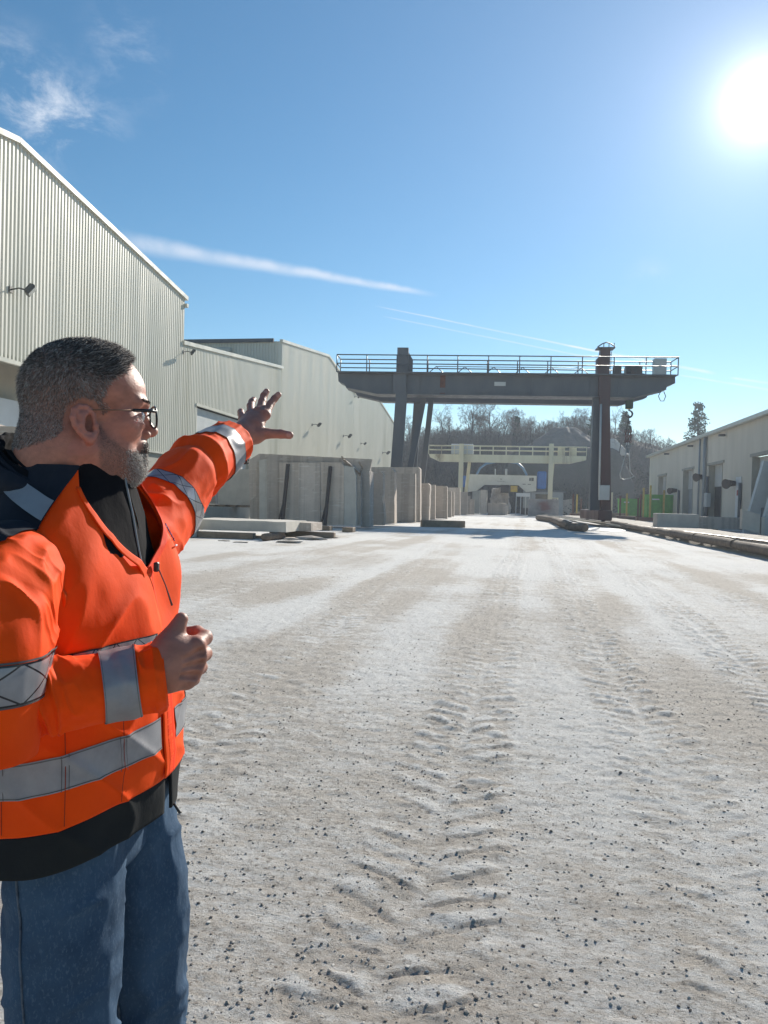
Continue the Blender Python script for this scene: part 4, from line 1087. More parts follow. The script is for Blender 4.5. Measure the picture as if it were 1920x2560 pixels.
for (px, k) in ((1154, 0), (1378, 1)):
    x = fz(px, 1130)[0]; MB().box((x, -.3, (fz(px, 1110)[1]) / 2), (.62, .55, fz(px, 1110)[1])).build('leg', M_cream_steel, g2)
    MB().bar((x + (.2 if k == 0 else 0), 4.5, 0.2), (x + (1.1 if k == 0 else .3), .8, zb2), .4, .4).build('leg', M_cream_steel, g2)
    MB().box((x, 2.0, .35), (.8, 6.0, .6)).build('end_carriage', M_rust, g2)
x0_, x1_ = fz(1128, 1120)[0], fz(1183, 1120)[0]
MB().box(((x0_ + x1_) / 2, .5, zt2 + .7), (x1_ - x0_, 1.0, 1.2)).build('winch_housing', M_mach, g2)
ft = MB()
for k in range(12): ft.tube([(x0_ + (x1_ - x0_) * (k + .5) / 12, -.1, zt2 + 1.38), (x0_ + (x1_ - x0_) * (k + .5) / 12, 1.1, zt2 + 1.38)], .12, 8)
ft.build('corrugated_roof', M_white, g2)
for px in (1404, 1433): MB().box((fz(px, 1130)[0], .5, zt2 + .6), (.95, .8, 1.1)).build('cabinet', M_cream_steel, g2)
Y3 = Y2 + 6
def sz_(px, py): p = on_y(px, py, Y3); return (p[0], p[2])
saw = empty('bridge_saw', (0, Y3, 0)); tag(saw, 'white bridge stone saw with blue end covers under the cream gantry', 'stone saw')
MB().prism([sz_(1167, 1230), sz_(1191, 1227), sz_(1211, 1212), sz_(1296, 1213), sz_(1315, 1230), sz_(1340, 1228), sz_(1341, 1190), sz_(1168, 1186)][::-1], ax, -.8, 1.0).build('bridge', M_mach, saw)
MB().prism([sz_(1146, 1217), sz_(1166, 1218), sz_(1167, 1190), sz_(1158, 1190), sz_(1147, 1205)][::-1], ax, -.9, .6).build('end_cover', M_blue, saw)
bx0, bz0 = sz_(1342, 1222); bx1, bz1 = sz_(1366, 1179)
MB().box(((bx0 + bx1) / 2, 0, (bz0 + bz1) / 2), (bx1 - bx0, 1.4, bz1 - bz0), bev=.16).build('end_cover', M_blue, saw)
MB().box((sz_(1151, 1207)[0], -.95, sz_(1151, 1207)[1]), (.45, .04, .4)).build('label_plate', M_white, saw)
MB().tube([(lambda q: (q[0], .3, q[1]))(sz_(px, py)) for px, py in ((1191, 1187), (1200, 1170), (1215, 1159), (1240, 1154), (1270, 1154), (1295, 1158), (1308, 1170), (1317, 1188))], .16, 8).build('hose_arch', simple('pale_blue_hose', (.16, .27, .42), (.13, .23, .36), 2, .5, .05), saw, True)
for px in (1238, 1264, 1267): MB().tube([(sz_(px, 1187)[0], .2, sz_(px, 1187)[1]), (sz_(px, 1172)[0], .2, sz_(px, 1172)[1])], .07, 6).build('rod', M_mach, saw, True)
for (px, w) in ((1190, 1.1), (1318, 1.2)): MB().box((sz_(px, 1250)[0], .4, sz_(px, 1226)[1] / 2), (w, 1.4, sz_(px, 1226)[1])).build('column', M_door_grey, saw)
MB().box((sz_(1262, 1216)[0], .3, sz_(1262, 1222)[1]), (1.2, 1.0, 1.2)).build('blade_head', M_dark_steel, saw)
MB().box((sz_(1285, 1222)[0], .2, sz_(1285, 1222)[1]), (1.0, .8, .9)).build('motor', M_yellow, saw)
def text_mesh(body, size, loc, parent, mat, name):
    cu = bpy.data.curves.new(name, 'FONT'); cu.body = body; cu.size = size; cu.extrude = .01; cu.align_x = 'CENTER'
    ob = bpy.data.objects.new(name, cu); COL.objects.link(ob)
    bpy.context.view_layer.update()
    me = bpy.data.meshes.new_from_object(ob.evaluated_get(bpy.context.evaluated_depsgraph_get())); bpy.data.objects.remove(ob)
    me.materials.clear(); me.materials.append(mat); o = link_mesh(name, me, parent); o.location = loc; o.rotation_euler = (R(90), 0, 0); return o
q = sz_(1253, 1201); text_mesh('H', .42, (q[0], -.83, q[1]), saw, M_gantry, 'maker_mark')
q = sz_(1253, 1205.5); text_mesh('T E R M A S', .24, (q[0], -.83, q[1]), saw, M_gantry, 'maker_name')
MB().box((sz_(1331, 1199)[0], -.83, sz_(1331, 1199)[1]), (.35, .03, .5)).box((sz_(1325, 1199)[0], -.83, sz_(1325, 1199)[1]), (.25, .03, .45)).build('control_panel', M_gantry, saw)
q = sz_(1310, 1211)
for dx in (0, .75): MB().box((q[0] + dx, -.83, q[1]), (.45, .02, .09)).build('warning_strip', M_gantry, saw)
# rough blocks under and before the saw
def rough_block(px0, px1, py0, py1, th, mat, label, name='stone_block', n=5, amp=.07, Yo=None, taper=.0, cat='stone block'):
    Y = on_z((px0 + px1) / 2, py1)[1] if Yo is None else Yo
    a = on_y(px0, py1, Y); b = on_y(px1, py0, Y); w = b[0] - a[0]; h = b[2]; x0 = (a[0] + b[0]) / 2
    bm = bmesh.new(); bmesh.ops.create_cube(bm, size=1.0); bmesh.ops.subdivide_edges(bm, edges=bm.edges[:], cuts=n, use_grid_fill=True)
    rg = np.random.default_rng(int(px0))
    for v in bm.verts:
        f = 1 - taper * (v.co.z + .5)
        p = np.array([v.co.x * w * f, (v.co.y + .5) * th, (v.co.z + .5) * h])
        if v.co.z > -.49: p += rg.normal(0, amp * .5, 3) * min(w, h) * .3
        v.co = Vector(tuple(p))
    me = bpy.data.meshes.new(name); bm.to_mesh(me); bm.free(); me.materials.append(mat)
    o = link_mesh(name, me); o.location = (x0, Y, 0); tag(o, label, cat); return o
rough_block(1219, 1263, 1259, 1288, 2.2, M_slab2, 'squat squared block on bearers before the bridge saw', amp=.05)
rough_block(1258, 1269, 1265, 1287, 1.8, M_slab, 'small pale block tight beside the squat block')
rough_block(1222, 1277, 1222, 1275, 3.0, M_block, 'big craggy boulder beneath the bridge saw', n=8, amp=.22, Yo=Y3 + 1.5, taper=.35)
rough_block(1200, 1218, 1225, 1285, 1.4, M_slab, 'narrow upright block at the left foot of the saw', Yo=Y2 + 3)
rb_ = rough_block(1320, 1397, 1249, 1291, .9, M_block, 'broad block with red paint smear in front of the kiosk', n=8, amp=.06)
def smear_mat(cx, cz):
    """rough stone with an old red paint smear"""
    t = NT('red_marked_stone'); v = t.coord((1, 1, 1))
    col = t.mix(t.rng(t.noise(1.2, 6, .65, v), .3, .72), (.46, .42, .39), (.33, .30, .28))
    sub = t.new('ShaderNodeVectorMath', operation='SUBTRACT'); t.l.new(t.tc.outputs['Object'], sub.inputs[0]); sub.inputs[1].default_value = (cx, 0, cz)
    sc = t.new('ShaderNodeVectorMath', operation='MULTIPLY'); t.l.new(sub.outputs[0], sc.inputs[0]); sc.inputs[1].default_value = (1.0, 0.0, 1.1)
    ln = t.new('ShaderNodeVectorMath', operation='LENGTH'); t.l.new(sc.outputs[0], ln.inputs[0])
    d = t.math('ADD', ln.outputs['Value'], t.math('MULTIPLY', t.math('SUBTRACT', t.noise(1.6, 6, .75, v), .5), 1.6))
    col = t.mix(t.rng(d, .35, .95, .85, 0), col, (.30, .07, .055)); col = t.mix(t.rng(d, .9, 1.6, .45, 0), col, (.20, .14, .125))
    return t.fin(col, .88, 0, t.bump(t.noise(14, 5, .7, v), .4, .03))
q0 = on_z(1358, 1291); pm = on_y(1362, 1266, q0[1])
rb_.data.materials.clear(); rb_.data.materials.append(smear_mat(pm[0] - rb_.location[0], pm[2]))
kq = on_z(1370, 1288); kx0, kx1 = on_y(1326, 1230, kq[1] + 2)[0], on_y(1413, 1230, kq[1] + 2)[0]; kz_ = on_y(1370, 1230, kq[1] + 2)[2]
ki = empty('kiosk', ((kx0 + kx1) / 2, kq[1] + 2, 0)); tag(ki, 'small grey operator kiosk with dark window and flat roof', 'kiosk')
kw = kx1 - kx0
MB().box((0, 1.2, kz_ / 2), (kw * .9, 2.4, kz_)).build('wall', M_door_grey, ki)
MB().box((0, 1.2, kz_ + .1), (kw * 1.05, 2.9, .2)).build('roof', M_gantry, ki)
MB().box((-kw * .14, -.02, kz_ * .76), (kw * .42, .06, kz_ * .28)).build('window', M_glass_dark, ki)
MB().box((kw * .2, -.04, kz_ * .66), (kw * .22, .06, kz_ * .2)).build('hatch', M_cream_steel, ki)
MB().box((kw * .2, -.08, kz_ * .66), (kw * .14, .04, kz_ * .12)).build('hatch_pane', M_glass_dark, ki)
tb = on_y(1308, 1288, Y2 + 2); tx0, tx1 = on_y(1290, 1240, Y2 + 2)[0], on_y(1325, 1240, Y2 + 2)[0]; tz = on_y(1308, 1237, Y2 + 2)[2]
sh = empty('work_table', ((tx0 + tx1) / 2, Y2 + 2, 0)); tag(sh, 'steel work frame with bright white sheet roof beside the kiosk', 'work frame')
MB().box((0, .8, tz), (tx1 - tx0, 1.8, .5)).build('sheet_roof', M_white, sh)
for s in (-.48, -.15, .2, .48): MB().box((s * (tx1 - tx0), .1, tz / 2 - .12), (.12, .12, tz - .24)).build('post', M_mach, sh)
MB().box((0, .8, 1.0), (tx1 - tx0 - .1, 1.4, .12)).box((.3, .7, .5), (1.2, 1.0, .8)).build('shelf', M_dark_steel, sh)
for (px0, px1, lab) in ((1196, 1213, 'white kerb bar lying at the foot of the saw column'), (1268, 1291, 'white bar lying beside the small pale block'), (1298, 1315, 'white bar lying under the work frame')):
    lying_slab(px0, px1, 1281, 0.0, .4, .3, M_white, 'white_bar', lab, 'bar')

rebase(ws, XB, 70.0); rebase(saw, float(sz_(1253, 1200)[0]), Y3); rebase(g2, float(fz(1270, 1140)[0]), Y2)
# ------------------------------------------------------------------ hillside behind
def hill_h(x, y):
    x = np.asarray(x, float); y = np.asarray(y, float)
    base = 15.5 - 4.0 * sstep(10, 45, x) + 1.5 * np.sin(x * .06 + 1) + 1.2 * vnoise(x * .05, y * .05, seed=2) + 4.0 * sstep(60, 200, np.abs(x))
    ramp = sstep(124, 160, y - 6 * sstep(0, 30, x) + 3 * vnoise(x * .06, y * .03, seed=6))
    xh = float(on_y(1412, 1112, 142)[0]); ter = sstep(14, 8, np.abs(x - xh)) * sstep(129, 136, y) * sstep(158, 152, y)
    out = base * ramp
    out = out * (1 - ter) + 12.3 * ter
    return out + 1.0 * (1 - ter) * vnoise(x * .25, y * .25, seed=12) * ramp - 0.4 * (1 - ramp)
hx = np.concatenate([np.linspace(-500, -60, 30)[:-1], np.linspace(-60, 90, 150), np.linspace(90, 500, 30)[1:]])
hy = np.concatenate([np.linspace(117, 180, 70), np.linspace(190, 600, 20)])
HX, HY = np.meshgrid(hx, hy)
hill = grid_mesh('hill', np.stack([HX, HY, hill_h(HX, HY)], -1).reshape(-1, 3), len(hy), len(hx), M_hill)
tag(hill, 'wooded winter hillside closing the yard', kind='structure')
# spoil heap
def mound(px, py_top, py_base, wpx, Y, name, label, mat, seed):
    c = on_y(px, py_top, Y); zb_ = on_y(px, py_base, Y)[2]; W = wpx / 2 * Y / FPX; H = c[2] - zb_
    n, mth = 22, 64; V = []
    for i in range(n):
        r = i / (n - 1)
        for k in range(mth):
            q = 2 * math.pi * k / mth; rr = r * (1 + .1 * math.sin(3 * q + seed) + .06 * math.sin(7 * q))
            z = H * min(1.0, (1 - r) / .78 + .03 * math.sin(q * 4 + seed) + .02 * math.sin(9 * q)) * (1 + .04 * math.sin(q * 5 + seed + 3 * r)) - 1.5 * r * r
            V.append((rr * W * 1.05 * math.cos(q), rr * W * .8 * math.sin(q), float(z) + .12 * float(vnoise(np.array([rr * 9 * math.cos(q)]), np.array([rr * 9 * math.sin(q)]), seed=seed)[0])))
    o = grid_mesh(name, np.array(V), n, mth, mat, wrap=True)
    o.location = (c[0], Y + W * .5, zb_); tag(o, label, 'spoil heap'); return o
mound(1412, 1064, 1113, 215, 139, 'spoil_heap', 'big brown quarry spoil heap on the hillside', M_mound, 1)
mound(1530, 1096, 1116, 80, 137, 'spoil_heap', 'small pale spoil heap beside the big one', M_stone_lt, 2)

# bare trees
def bare_tree(seed, h=9.0, spread=0.55, dens=1.0):
    rg = np.random.default_rng(seed); T = MB(); Cn = MB()
    def branch(p, d, L, r, lev):
        n = 4 if lev < 2 else 3; path = [p]; rr = [r]; q = p.copy(); dd = d.copy(); kids = []
        for i in range(n):
            dd = dd + rg.normal(0, .13 + .05 * lev, 3) + np.array([0, 0, .06 if lev else .02]); dd /= np.linalg.norm(dd)
            q = q + dd * L / n; path.append(q.copy()); rr.append(r * (1 - .62 * (i + 1) / n)); kids.append((q.copy(), dd.copy(), (i + 1) / n))
        tgt = T if lev < 2 else Cn
        tgt.tube(path, rr, 6 if lev == 0 else (4 if lev == 1 else 3), lev < 2)
        if lev >= 4: return
        nk = [8, 6, 4, 4][lev]
        for _ in range(max(1, int(nk * dens))):
            t = rg.uniform(.3 if lev else .28, 1.0); i = min(n - 1, int(t * n)); bp, bd, _t = kids[i]
            bp = path[i] + (path[i + 1] - path[i]) * (t * n - i)
            side = rg.normal(0, 1, 3); side -= bd * (side @ bd); side /= max(np.linalg.norm(side), 1e-6)
            nd = bd * (1 - spread * rg.uniform(.6, 1.1)) + side * spread * rg.uniform(.7, 1.2); nd /= np.linalg.norm(nd)
            branch(bp, nd, L * rg.uniform(.42, .66) * (1.15 - .35 * t), max(r * (.55 if lev else .42) * (1 - .4 * t), .018), lev + 1)
    branch(np.array([0, 0, -.3]), np.array([0, 0, 1.0]), h * .72, h * .021, 0)
    return T, Cn
def make_bare(seed, h, name, spread=.55, dens=1.0):
    T, Cn = bare_tree(seed, h, spread, dens)
    root = empty(name, (0, 0, 0)); T.build('trunk', M_trunk, root, True); Cn.build('crown', M_twig, root)
    return root
def conifer(seed, h, w, name):
    rg = np.random.default_rng(seed); root = empty(name, (0, 0, 0))
    T = MB().tube([(0, 0, -.3), (.1, 0, h * .5), (0, .1, h)], [h * .02, h * .014, .03], 6); Cn = MB()
    for i in range(150):
        t = rg.uniform(.16, 1.0); a = rg.uniform(0, 6.28); z0 = h * t
        R_ = w * (1.05 - t) ** .75 * rg.uniform(.45, 1.05) + .2
        tip = np.array([math.cos(a) * R_, math.sin(a) * R_, z0 + R_ * rg.uniform(-.15, .25)])
        if t < .9: T.tube([(0, 0, z0 - .2), tuple(tip)], [.05, .015], 3, False)
        for k in range(13):
            s = rg.uniform(.35, 1.0); c = np.array([0, 0, z0]) * (1 - s) + tip * s + rg.normal(0, .17, 3)
            u = rg.normal(0, 1, 3); u /= np.linalg.norm(u); v = np.cross(u, rg.normal(0, 1, 3)); v /= np.linalg.norm(v)
            sz = rg.uniform(.16, .36)
            Cn.add([c - u * sz, c + v * sz * .45, c + u * sz, c - v * sz * .45], [(0, 1, 2, 3)])
    T.build('trunk', M_trunk, root, True); Cn.build('crown', M_needle, root); return root
def put(root, px, Y, zoff=0.0, s=1.0, rz=0.0):
    x = on_y(px, 1262, Y)[0]; root.location = (x, Y, float(hill_h(np.array([x]), np.array([Y]))[0]) + zoff); root.scale = (s, s, s); root.rotation_euler = (0, 0, rz)
TG = 'bare winter trees on the hillside'
protos = [make_bare(101, 9.0, 'bare_tree', .55), make_bare(202, 8.5, 'bare_tree', .6), make_bare(303, 9.5, 'bare_tree', .5), make_bare(404, 8.0, 'bare_tree', .65), make_bare(505, 10, 'bare_tree', .45)]
big = make_bare(606, 11.0, 'bare_tree', .62, 1.25); put(big, 1172, 152, 0, 1.0)
tag(big, 'broad round-crowned bare tree standing tallest on the hill behind the cream gantry', 'tree', TG)
big2 = make_bare(707, 10.0, 'bare_tree', .6, 1.2); put(big2, 1222, 153, 0, .9)
tag(big2, 'pale bare tree next to the tallest one, towards the spoil heap', 'tree', TG)
used = [False] * 5
rg = np.random.default_rng(77)
spots = []
for i in range(64):
    px = 960 + 780 * (i + rg.uniform(-.4, .4)) / 64; Y = rg.uniform(133, 168)
    if 1335 < px < 1490 and Y < 158: Y = rg.uniform(160, 172)
    spots.append((px, Y))
for i, (px, Y) in enumerate(spots):
    k = i % 5
    o = protos[k] if not used[k] else copy_tree(protos[k]); used[k] = True
    s = rg.uniform(.42, .72) * (1.1 if px < 1330 else .85); put(o, px, Y, 0, s, rg.uniform(0, 6))
    lab = 'bare winter tree on the hillside left of the spoil heap, above the cream gantry' if px < 1330 else ('bare winter tree on the skyline behind the spoil heap' if px < 1490 else 'bare winter tree on the hillside behind the hook and workshop')
    lab = lab.replace('left of the spoil heap, above', 'behind')
    tag(o, lab, 'tree', TG + (' behind the cream gantry' if px < 1330 else (' behind the spoil heap' if px < 1490 else ' behind the workshop')))
c1 = conifer(1, 12.5, 3.6, 'pine_tree'); put(c1, 1738, 150, .2, 1.1); tag(c1, 'tall dark pine standing above the workshop roof', 'tree')
c2 = conifer(2, 8.5, 2.2, 'evergreen_tree'); put(c2, 1556, 152, -.2, .95); tag(c2, 'pointed dark evergreen behind the hanging crane hook', 'tree')
c3 = conifer(3, 8.0, 2.6, 'evergreen_tree'); put(c3, 1484, 156, 0, .9); tag(c3, 'rounded evergreen beside the red gantry leg on the skyline', 'tree')
c4 = conifer(4, 5.0, 1.0, 'evergreen_tree'); put(c4, 1287, 158, 0, .9); tag(c4, 'small thin evergreen on the skyline between bare trees and spoil heap', 'tree')
# brushwood covering the slope: nobody could count it
def brush(name, n, xr, yr, mat, seed, smin, smax, label, hmax, up=1.0):
    rg = np.random.default_rng(seed)
    x = rg.uniform(*xr, n); y = rg.uniform(*yr, n)
    cl = vnoise(x * .35, y * .35, seed=seed) ; xh = float(on_y(1420, 1112, 142)[0]); keep = (rg.uniform(-1.1, .5, n) < cl) & ~((np.abs(x - xh) < 10.5) & (y > 131) & (y < 156)); x, y = x[keep], y[keep]; n = len(x)
    z = hill_h(x, y) + rg.random(n) ** 1.6 * hmax * (0.45 + .55 * (vnoise(x * .22, y * .22, seed=seed + 3) * .5 + .5))
    s = rg.uniform(smin, smax, n)
    u = rg.normal(0, 1, (n, 3)); u[:, 2] = np.abs(u[:, 2]) * up + .2; u /= np.linalg.norm(u, axis=1)[:, None]
    v = np.cross(u, rg.normal(0, 1, (n, 3))); v /= np.linalg.norm(v, axis=1)[:, None]
    C = np.stack([x, y, z], 1); a = s[:, None]
    wv = .055 if up > 1 else .45
    V = np.stack([C - u * a, C + v * a * wv, C + u * a, C - v * a * wv], 1).reshape(-1, 3)
    Q = np.arange(4 * n).reshape(-1, 4)
    o = np_mesh(name, V, Q, mat, None, False); tag(o, label, 'undergrowth', kind='stuff'); return o
brush('brushwood', 110000, (-24, 14), (125, 166), M_brush, 5, .25, .75, 'grey-brown winter brushwood covering the slope behind the cream gantry', 3.8, 2.2)
brush('brushwood', 60000, (12, 54), (127, 166), M_brush, 6, .22, .65, 'brown brushwood on the slope behind the hook and workshop', 3.0, 2.0)
brush('ivy_thicket', 70000, (2, 48), (119, 146), M_ivy, 7, .07, .22, 'dark evergreen thicket at the foot of the slope beyond the racks', 2.6, .6)
# hazy backlit air over the yard
hz = MB().box((0, 560, 14.5), (2400, 1900, 33.0)).build('haze', None)
t_ = NT('haze_air'); t_.n.remove(t_.p); pv = t_.new('ShaderNodeVolumePrincipled'); pv.inputs['Density'].default_value = HAZE
pv.inputs['Color'].default_value = (.74, .85, 1.0, 1); pv.inputs['Anisotropy'].default_value = .35
t_.l.new(pv.outputs[0], t_.out.inputs['Volume']); hz.data.materials.append(t_.m); tag(hz, 'thin bright haze filling the yard air', 'haze', kind='stuff')
# ------------------------------------------------------------------ the person
BODY_FACE = YAW - R(3)                               # facing, world angle from +X
HEAD_FACE = YAW + R(30)
P_ROOT = at_depth(205, 1500, 1.22); P_ROOT = np.array([P_ROOT[0], P_ROOT[1], 0.0])
_c, _s2 = math.cos(BODY_FACE), math.sin(BODY_FACE)
B2W = np.array([[_c, -_s2, 0], [_s2, _c, 0], [0, 0, 1]])
def L(px, py, dep): return B2W.T @ (at_depth(px, py, dep) - P_ROOT)
def W2L(p): return B2W.T @ (np.asarray(p) - P_ROOT)
person = empty('person', P_ROOT, BODY_FACE)
tag(person, 'bearded person with glasses and orange work jacket pointing across the yard', 'person')

# ---- signed distance tools
def smin(a, b, k):
    h = np.clip(0.5 + 0.5 * (b - a) / k, 0, 1); return b + (a - b) * h - k * h * (1 - h)
def smax(a, b, k): return -smin(-a, -b, k)
class SDF:
    def __init__(s, lo, hi, h):
        s.lo = np.array(lo, float); s.h = h
        n = np.ceil((np.array(hi) - s.lo) / h).astype(int) + 1; s.n = n
        ax_ = [np.float32(s.lo[i] + np.arange(n[i]) * h) for i in range(3)]
        s.X, s.Y, s.Z = np.meshgrid(*ax_, indexing='ij', sparse=True); s.F = np.full(tuple(n), 1e3, np.float32)
    def ell(s, c, r):
        x, y, z = (s.X - c[0]) / r[0], (s.Y - c[1]) / r[1], (s.Z - c[2]) / r[2]
        q = np.sqrt(x * x + y * y + z * z)
        return (q - 1) * min(r) * (0.5 + 0.5 * (sum(r) / 3) / min(r))
    def sph(s, c, r): return np.sqrt((s.X - c[0]) ** 2 + (s.Y - c[1]) ** 2 + (s.Z - c[2]) ** 2) - r
    def cone(s, a, b, ra, rb):
        a = np.array(a, np.float32); b = np.array(b, np.float32); d = b - a; L2 = float(d @ d)
        t = ((s.X - a[0]) * d[0] + (s.Y - a[1]) * d[1] + (s.Z - a[2]) * d[2]) / L2
        t = np.clip(t, 0, 1)
        return np.sqrt((s.X - a[0] - t * d[0]) ** 2 + (s.Y - a[1] - t * d[1]) ** 2 + (s.Z - a[2] - t * d[2]) ** 2) - (ra + (rb - ra) * t)
    def chain(s, pts, rr, k):
        F = None
        for (a, b, ra, rb) in zip(pts, pts[1:], rr, rr[1:]):
            q = s.cone(a, b, ra, rb); F = q if F is None else smin(F, q, k)
        return F
    def add(s, q, k=0.01): s.F = smin(s.F, q, k).astype(np.float32)
    def cut(s, q, k=0.01): s.F = smax(s.F, -q, k).astype(np.float32)
    def mesh(s):
        F = s.F; n = s.n; S = F < 0
        c = np.zeros(tuple(n - 1), np.int8)
        for dx in (0, 1):
            for dy in (0, 1):
                for dz in (0, 1): c += S[dx:n[0] - 1 + dx, dy:n[1] - 1 + dy, dz:n[2] - 1 + dz]
        act = (c > 0) & (c < 8); idx = np.argwhere(act); N = len(idx)
        ids = np.full(tuple(n - 1), -1, np.int32); ids[act] = np.arange(N)
        acc = np.zeros((N, 3)); cnt = np.zeros(N)
        co = [(i, j, k) for i in (0, 1) for j in (0, 1) for k in (0, 1)]
        vals = {q: F[idx[:, 0] + q[0], idx[:, 1] + q[1], idx[:, 2] + q[2]].astype(float) for q in co}
        for a in co:
            for d in range(3):
                if a[d] == 0:
                    b = list(a); b[d] = 1; b = tuple(b); fa, fb = vals[a], vals[b]
                    m = (fa < 0) != (fb < 0); t = np.where(m, fa / np.where(m, fa - fb, 1), 0)
                    p = np.tile(np.array(a, float), (N, 1)); p[:, d] = t
                    acc[m] += p[m]; cnt[m] += 1
        V = s.lo + (idx + acc / cnt[:, None]) * s.h
        Q = []
        for d in range(3):
            e1, e2 = [q for q in range(3) if q != d]
            sl = [slice(None)] * 3; sl2 = [slice(None)] * 3
            sl[d] = slice(0, n[d] - 1); sl2[d] = slice(1, n[d])
            A, Bv = S[tuple(sl)], S[tuple(sl2)]
            ch = np.argwhere(A != Bv)
            ok = (ch[:, e1] > 0) & (ch[:, e2] > 0) & (ch[:, e1] < n[e1] - 1) & (ch[:, e2] < n[e2] - 1); ch = ch[ok]
            def cell(o1, o2):
                g = ch.copy(); g[:, e1] += o1; g[:, e2] += o2; return ids[g[:, 0], g[:, 1], g[:, 2]]
            q = np.stack([cell(-1, -1), cell(0, -1), cell(0, 0), cell(-1, 0)], 1)
            inside = A[ch[:, 0], ch[:, 1], ch[:, 2]]
            flip = inside if d != 1 else ~inside
            q[~flip] = q[~flip][:, ::-1]; Q.append(q)
        return V, np.concatenate(Q)

# ---- head, in its own frame: x forward, y left, z up, origin between the ears
HEAD_O = W2L(at_depth(201, 1066, 1.205))
_ha = HEAD_FACE - BODY_FACE
_hp = R(-5.0)
H2B = np.array(Matrix.Rotation(_ha, 3, 'Z') @ Matrix.Rotation(_hp, 3, 'Y'))
def head2b(P):
    P = np.array(P, float); x, z = P[:, 0], P[:, 2]
    w = sstep(-.01, .05, x) * sstep(-.20, -.12, z) * sstep(.13, .06, z)
    P[:, 2] = z + w * (.009 - .15 * z)
    return P @ H2B.T + HEAD_O
hd = SDF((-.135, -.105, -.235), (.145, .105, .165), .0018)
hd.add(hd.ell((-.003, 0, .056), (.083, .076, .083)), .01)
hd.add(hd.ell((.036, 0, .056), (.070, .066, .066)), .03)
hd.add(hd.ell((.046, 0, -.012), (.050, .056, .062)), .025)
for s in (-1, 1):
    hd.add(hd.sph((.060, s * .041, -.016), .026), .02)
    hd.add(hd.cone((-.004, s * .056, -.04), (.066, s * .020, -.098), .024, .022), .022)
    hd.add(hd.ell((.030, s * .045, -.055), (.035, .022, .035)), .02)
    hd.add(hd.cone((.084, s * .040, .030), (.098, s * .012, .028), .010, .011), .014)
hd.add(hd.ell((.036, 0, -.072), (.054, .052, .042)), .02)
hd.add(hd.sph((.074, 0, -.096), .021), .016)
hd.add(hd.cone((-.026, 0, -.02), (-.040, 0, -.185), .064, .066), .03)
hd.add(hd.cone((.024, 0, -.095), (-.012, 0, -.170), .050, .060), .03)
hd.add(hd.ell((-.045, 0, -.05), (.052, .062, .06)), .03)
hd.add(hd.ell((.086, 0, -.052), (.018, .030, .022)), .012)
hd.add(hd.cone((.090, 0, .022), (.111, 0, -.022), .0085, .0125), .010)
for s in (-1, 1): hd.add(hd.sph((.0995, s * .0135, -.030), .0088), .006)
for s in (-1, 1):
    hd.cut(hd.sph((.1015, s * .034, .006), .0165), .012)
    hd.add(hd.sph((.0795, s * .0325, .005), .0145), .005)
    hd.add(hd.cone((.0855, s * .046, -.012), (.0935, s * .018, -.013), .006, .005), .008)
# mouth slightly open
hd.add(hd.cone((.0930, .018, -.061), (.0930, -.018, -.061), .0065, .0065), .006)
hd.add(hd.cone((.0905, .015, -.081), (.0905, -.015, -.081), .0078, .0078), .006)
hd.cut(hd.cone((.104, .022, -.0708), (.104, -.022, -.0708), .0065, .0065), .003)
hd.cut(hd.cone((.086, .0, -.0708), (.110, 0, -.0708), .005, .006), .003)
hd.cut(hd.cone((.106, .006, -.0395), (.104, .0065, -.034), .0033, .0035), .003); hd.cut(hd.cone((.106, -.006, -.0395), (.104, -.0065, -.034), .0033, .0035), .003)
# ears
EAR_T = R(-9)
def ear_pt(a, b, out, s):
    ca, sa = math.cos(EAR_T), math.sin(EAR_T)
    a2, b2 = a * ca + b * sa, -a * sa + b * ca
    return (a2 * .88 - .002, s * (.0750 + out * .9 + max(0, .012 - a) * .42), b2 * .88 - .004)
for s in (-1, 1):
    hel = [(.013, .000), (.0145, .012), (.012, .023), (.005, .031), (-.006, .0335), (-.016, .028), (-.0215, .016), (-.021, .002), (-.016, -.010), (-.010, -.019), (-.004, -.026)]
    pl = [(.004, .012), (-.010, .012), (-.010, -.004), (.0, -.012)]
    hd.add(hd.chain([ear_pt(a, b, .001, s) for a, b in ((.006, .022), (-.009, .018), (-.010, .0), (-.002, -.018))], [.0055] * 4, .01), .006)
    hd.add(hd.chain([ear_pt(a, b, .004, s) for a, b in hel], [.0036, .0036, .0038, .0040, .0042, .0042, .0042, .0040, .0040, .0044, .0050], .003), .003)
    hd.add(hd.sph(ear_pt(-.001, -.0275, .003, s), .0072), .006)
    hd.add(hd.chain([ear_pt(a, b, .0055, s) for a, b in ((.003, .020), (-.007, .013), (-.0115, .002), (-.008, -.008), (-.001, -.015))], [.003, .0034, .0036, .0034, .0036], .003), .003)
    hd.cut(hd.sph(ear_pt(.0022, -.004, .0075, s), .0078), .003)
    hd.cut(hd.sph(ear_pt(.007, -.004, .004, s), .0045), .003)
    hd.add(hd.sph(ear_pt(.0135, -.007, .0035, s), .0058), .004)
    hd.add(hd.cone(ear_pt(.012, -.018, .001, s), ear_pt(.002, -.027, .003, s), .006, .006), .005)
HV, HQ = hd.mesh()
# ---- hands, straight in body space from joint positions
def mesh_hand(joints, lo_pad=.035, h=.0014):
    """joints: list of (points, radii, k)"""
    allp = np.array([p for pts, rr, k in joints for p in pts]); lo = allp.min(0) - lo_pad; hi = allp.max(0) + lo_pad
    S = SDF(lo, hi, h)
    for pts, rr, k in joints: S.add(S.chain(pts, rr, .004), k)
    return S
def LD(*q): return [L(*p) for p in q]
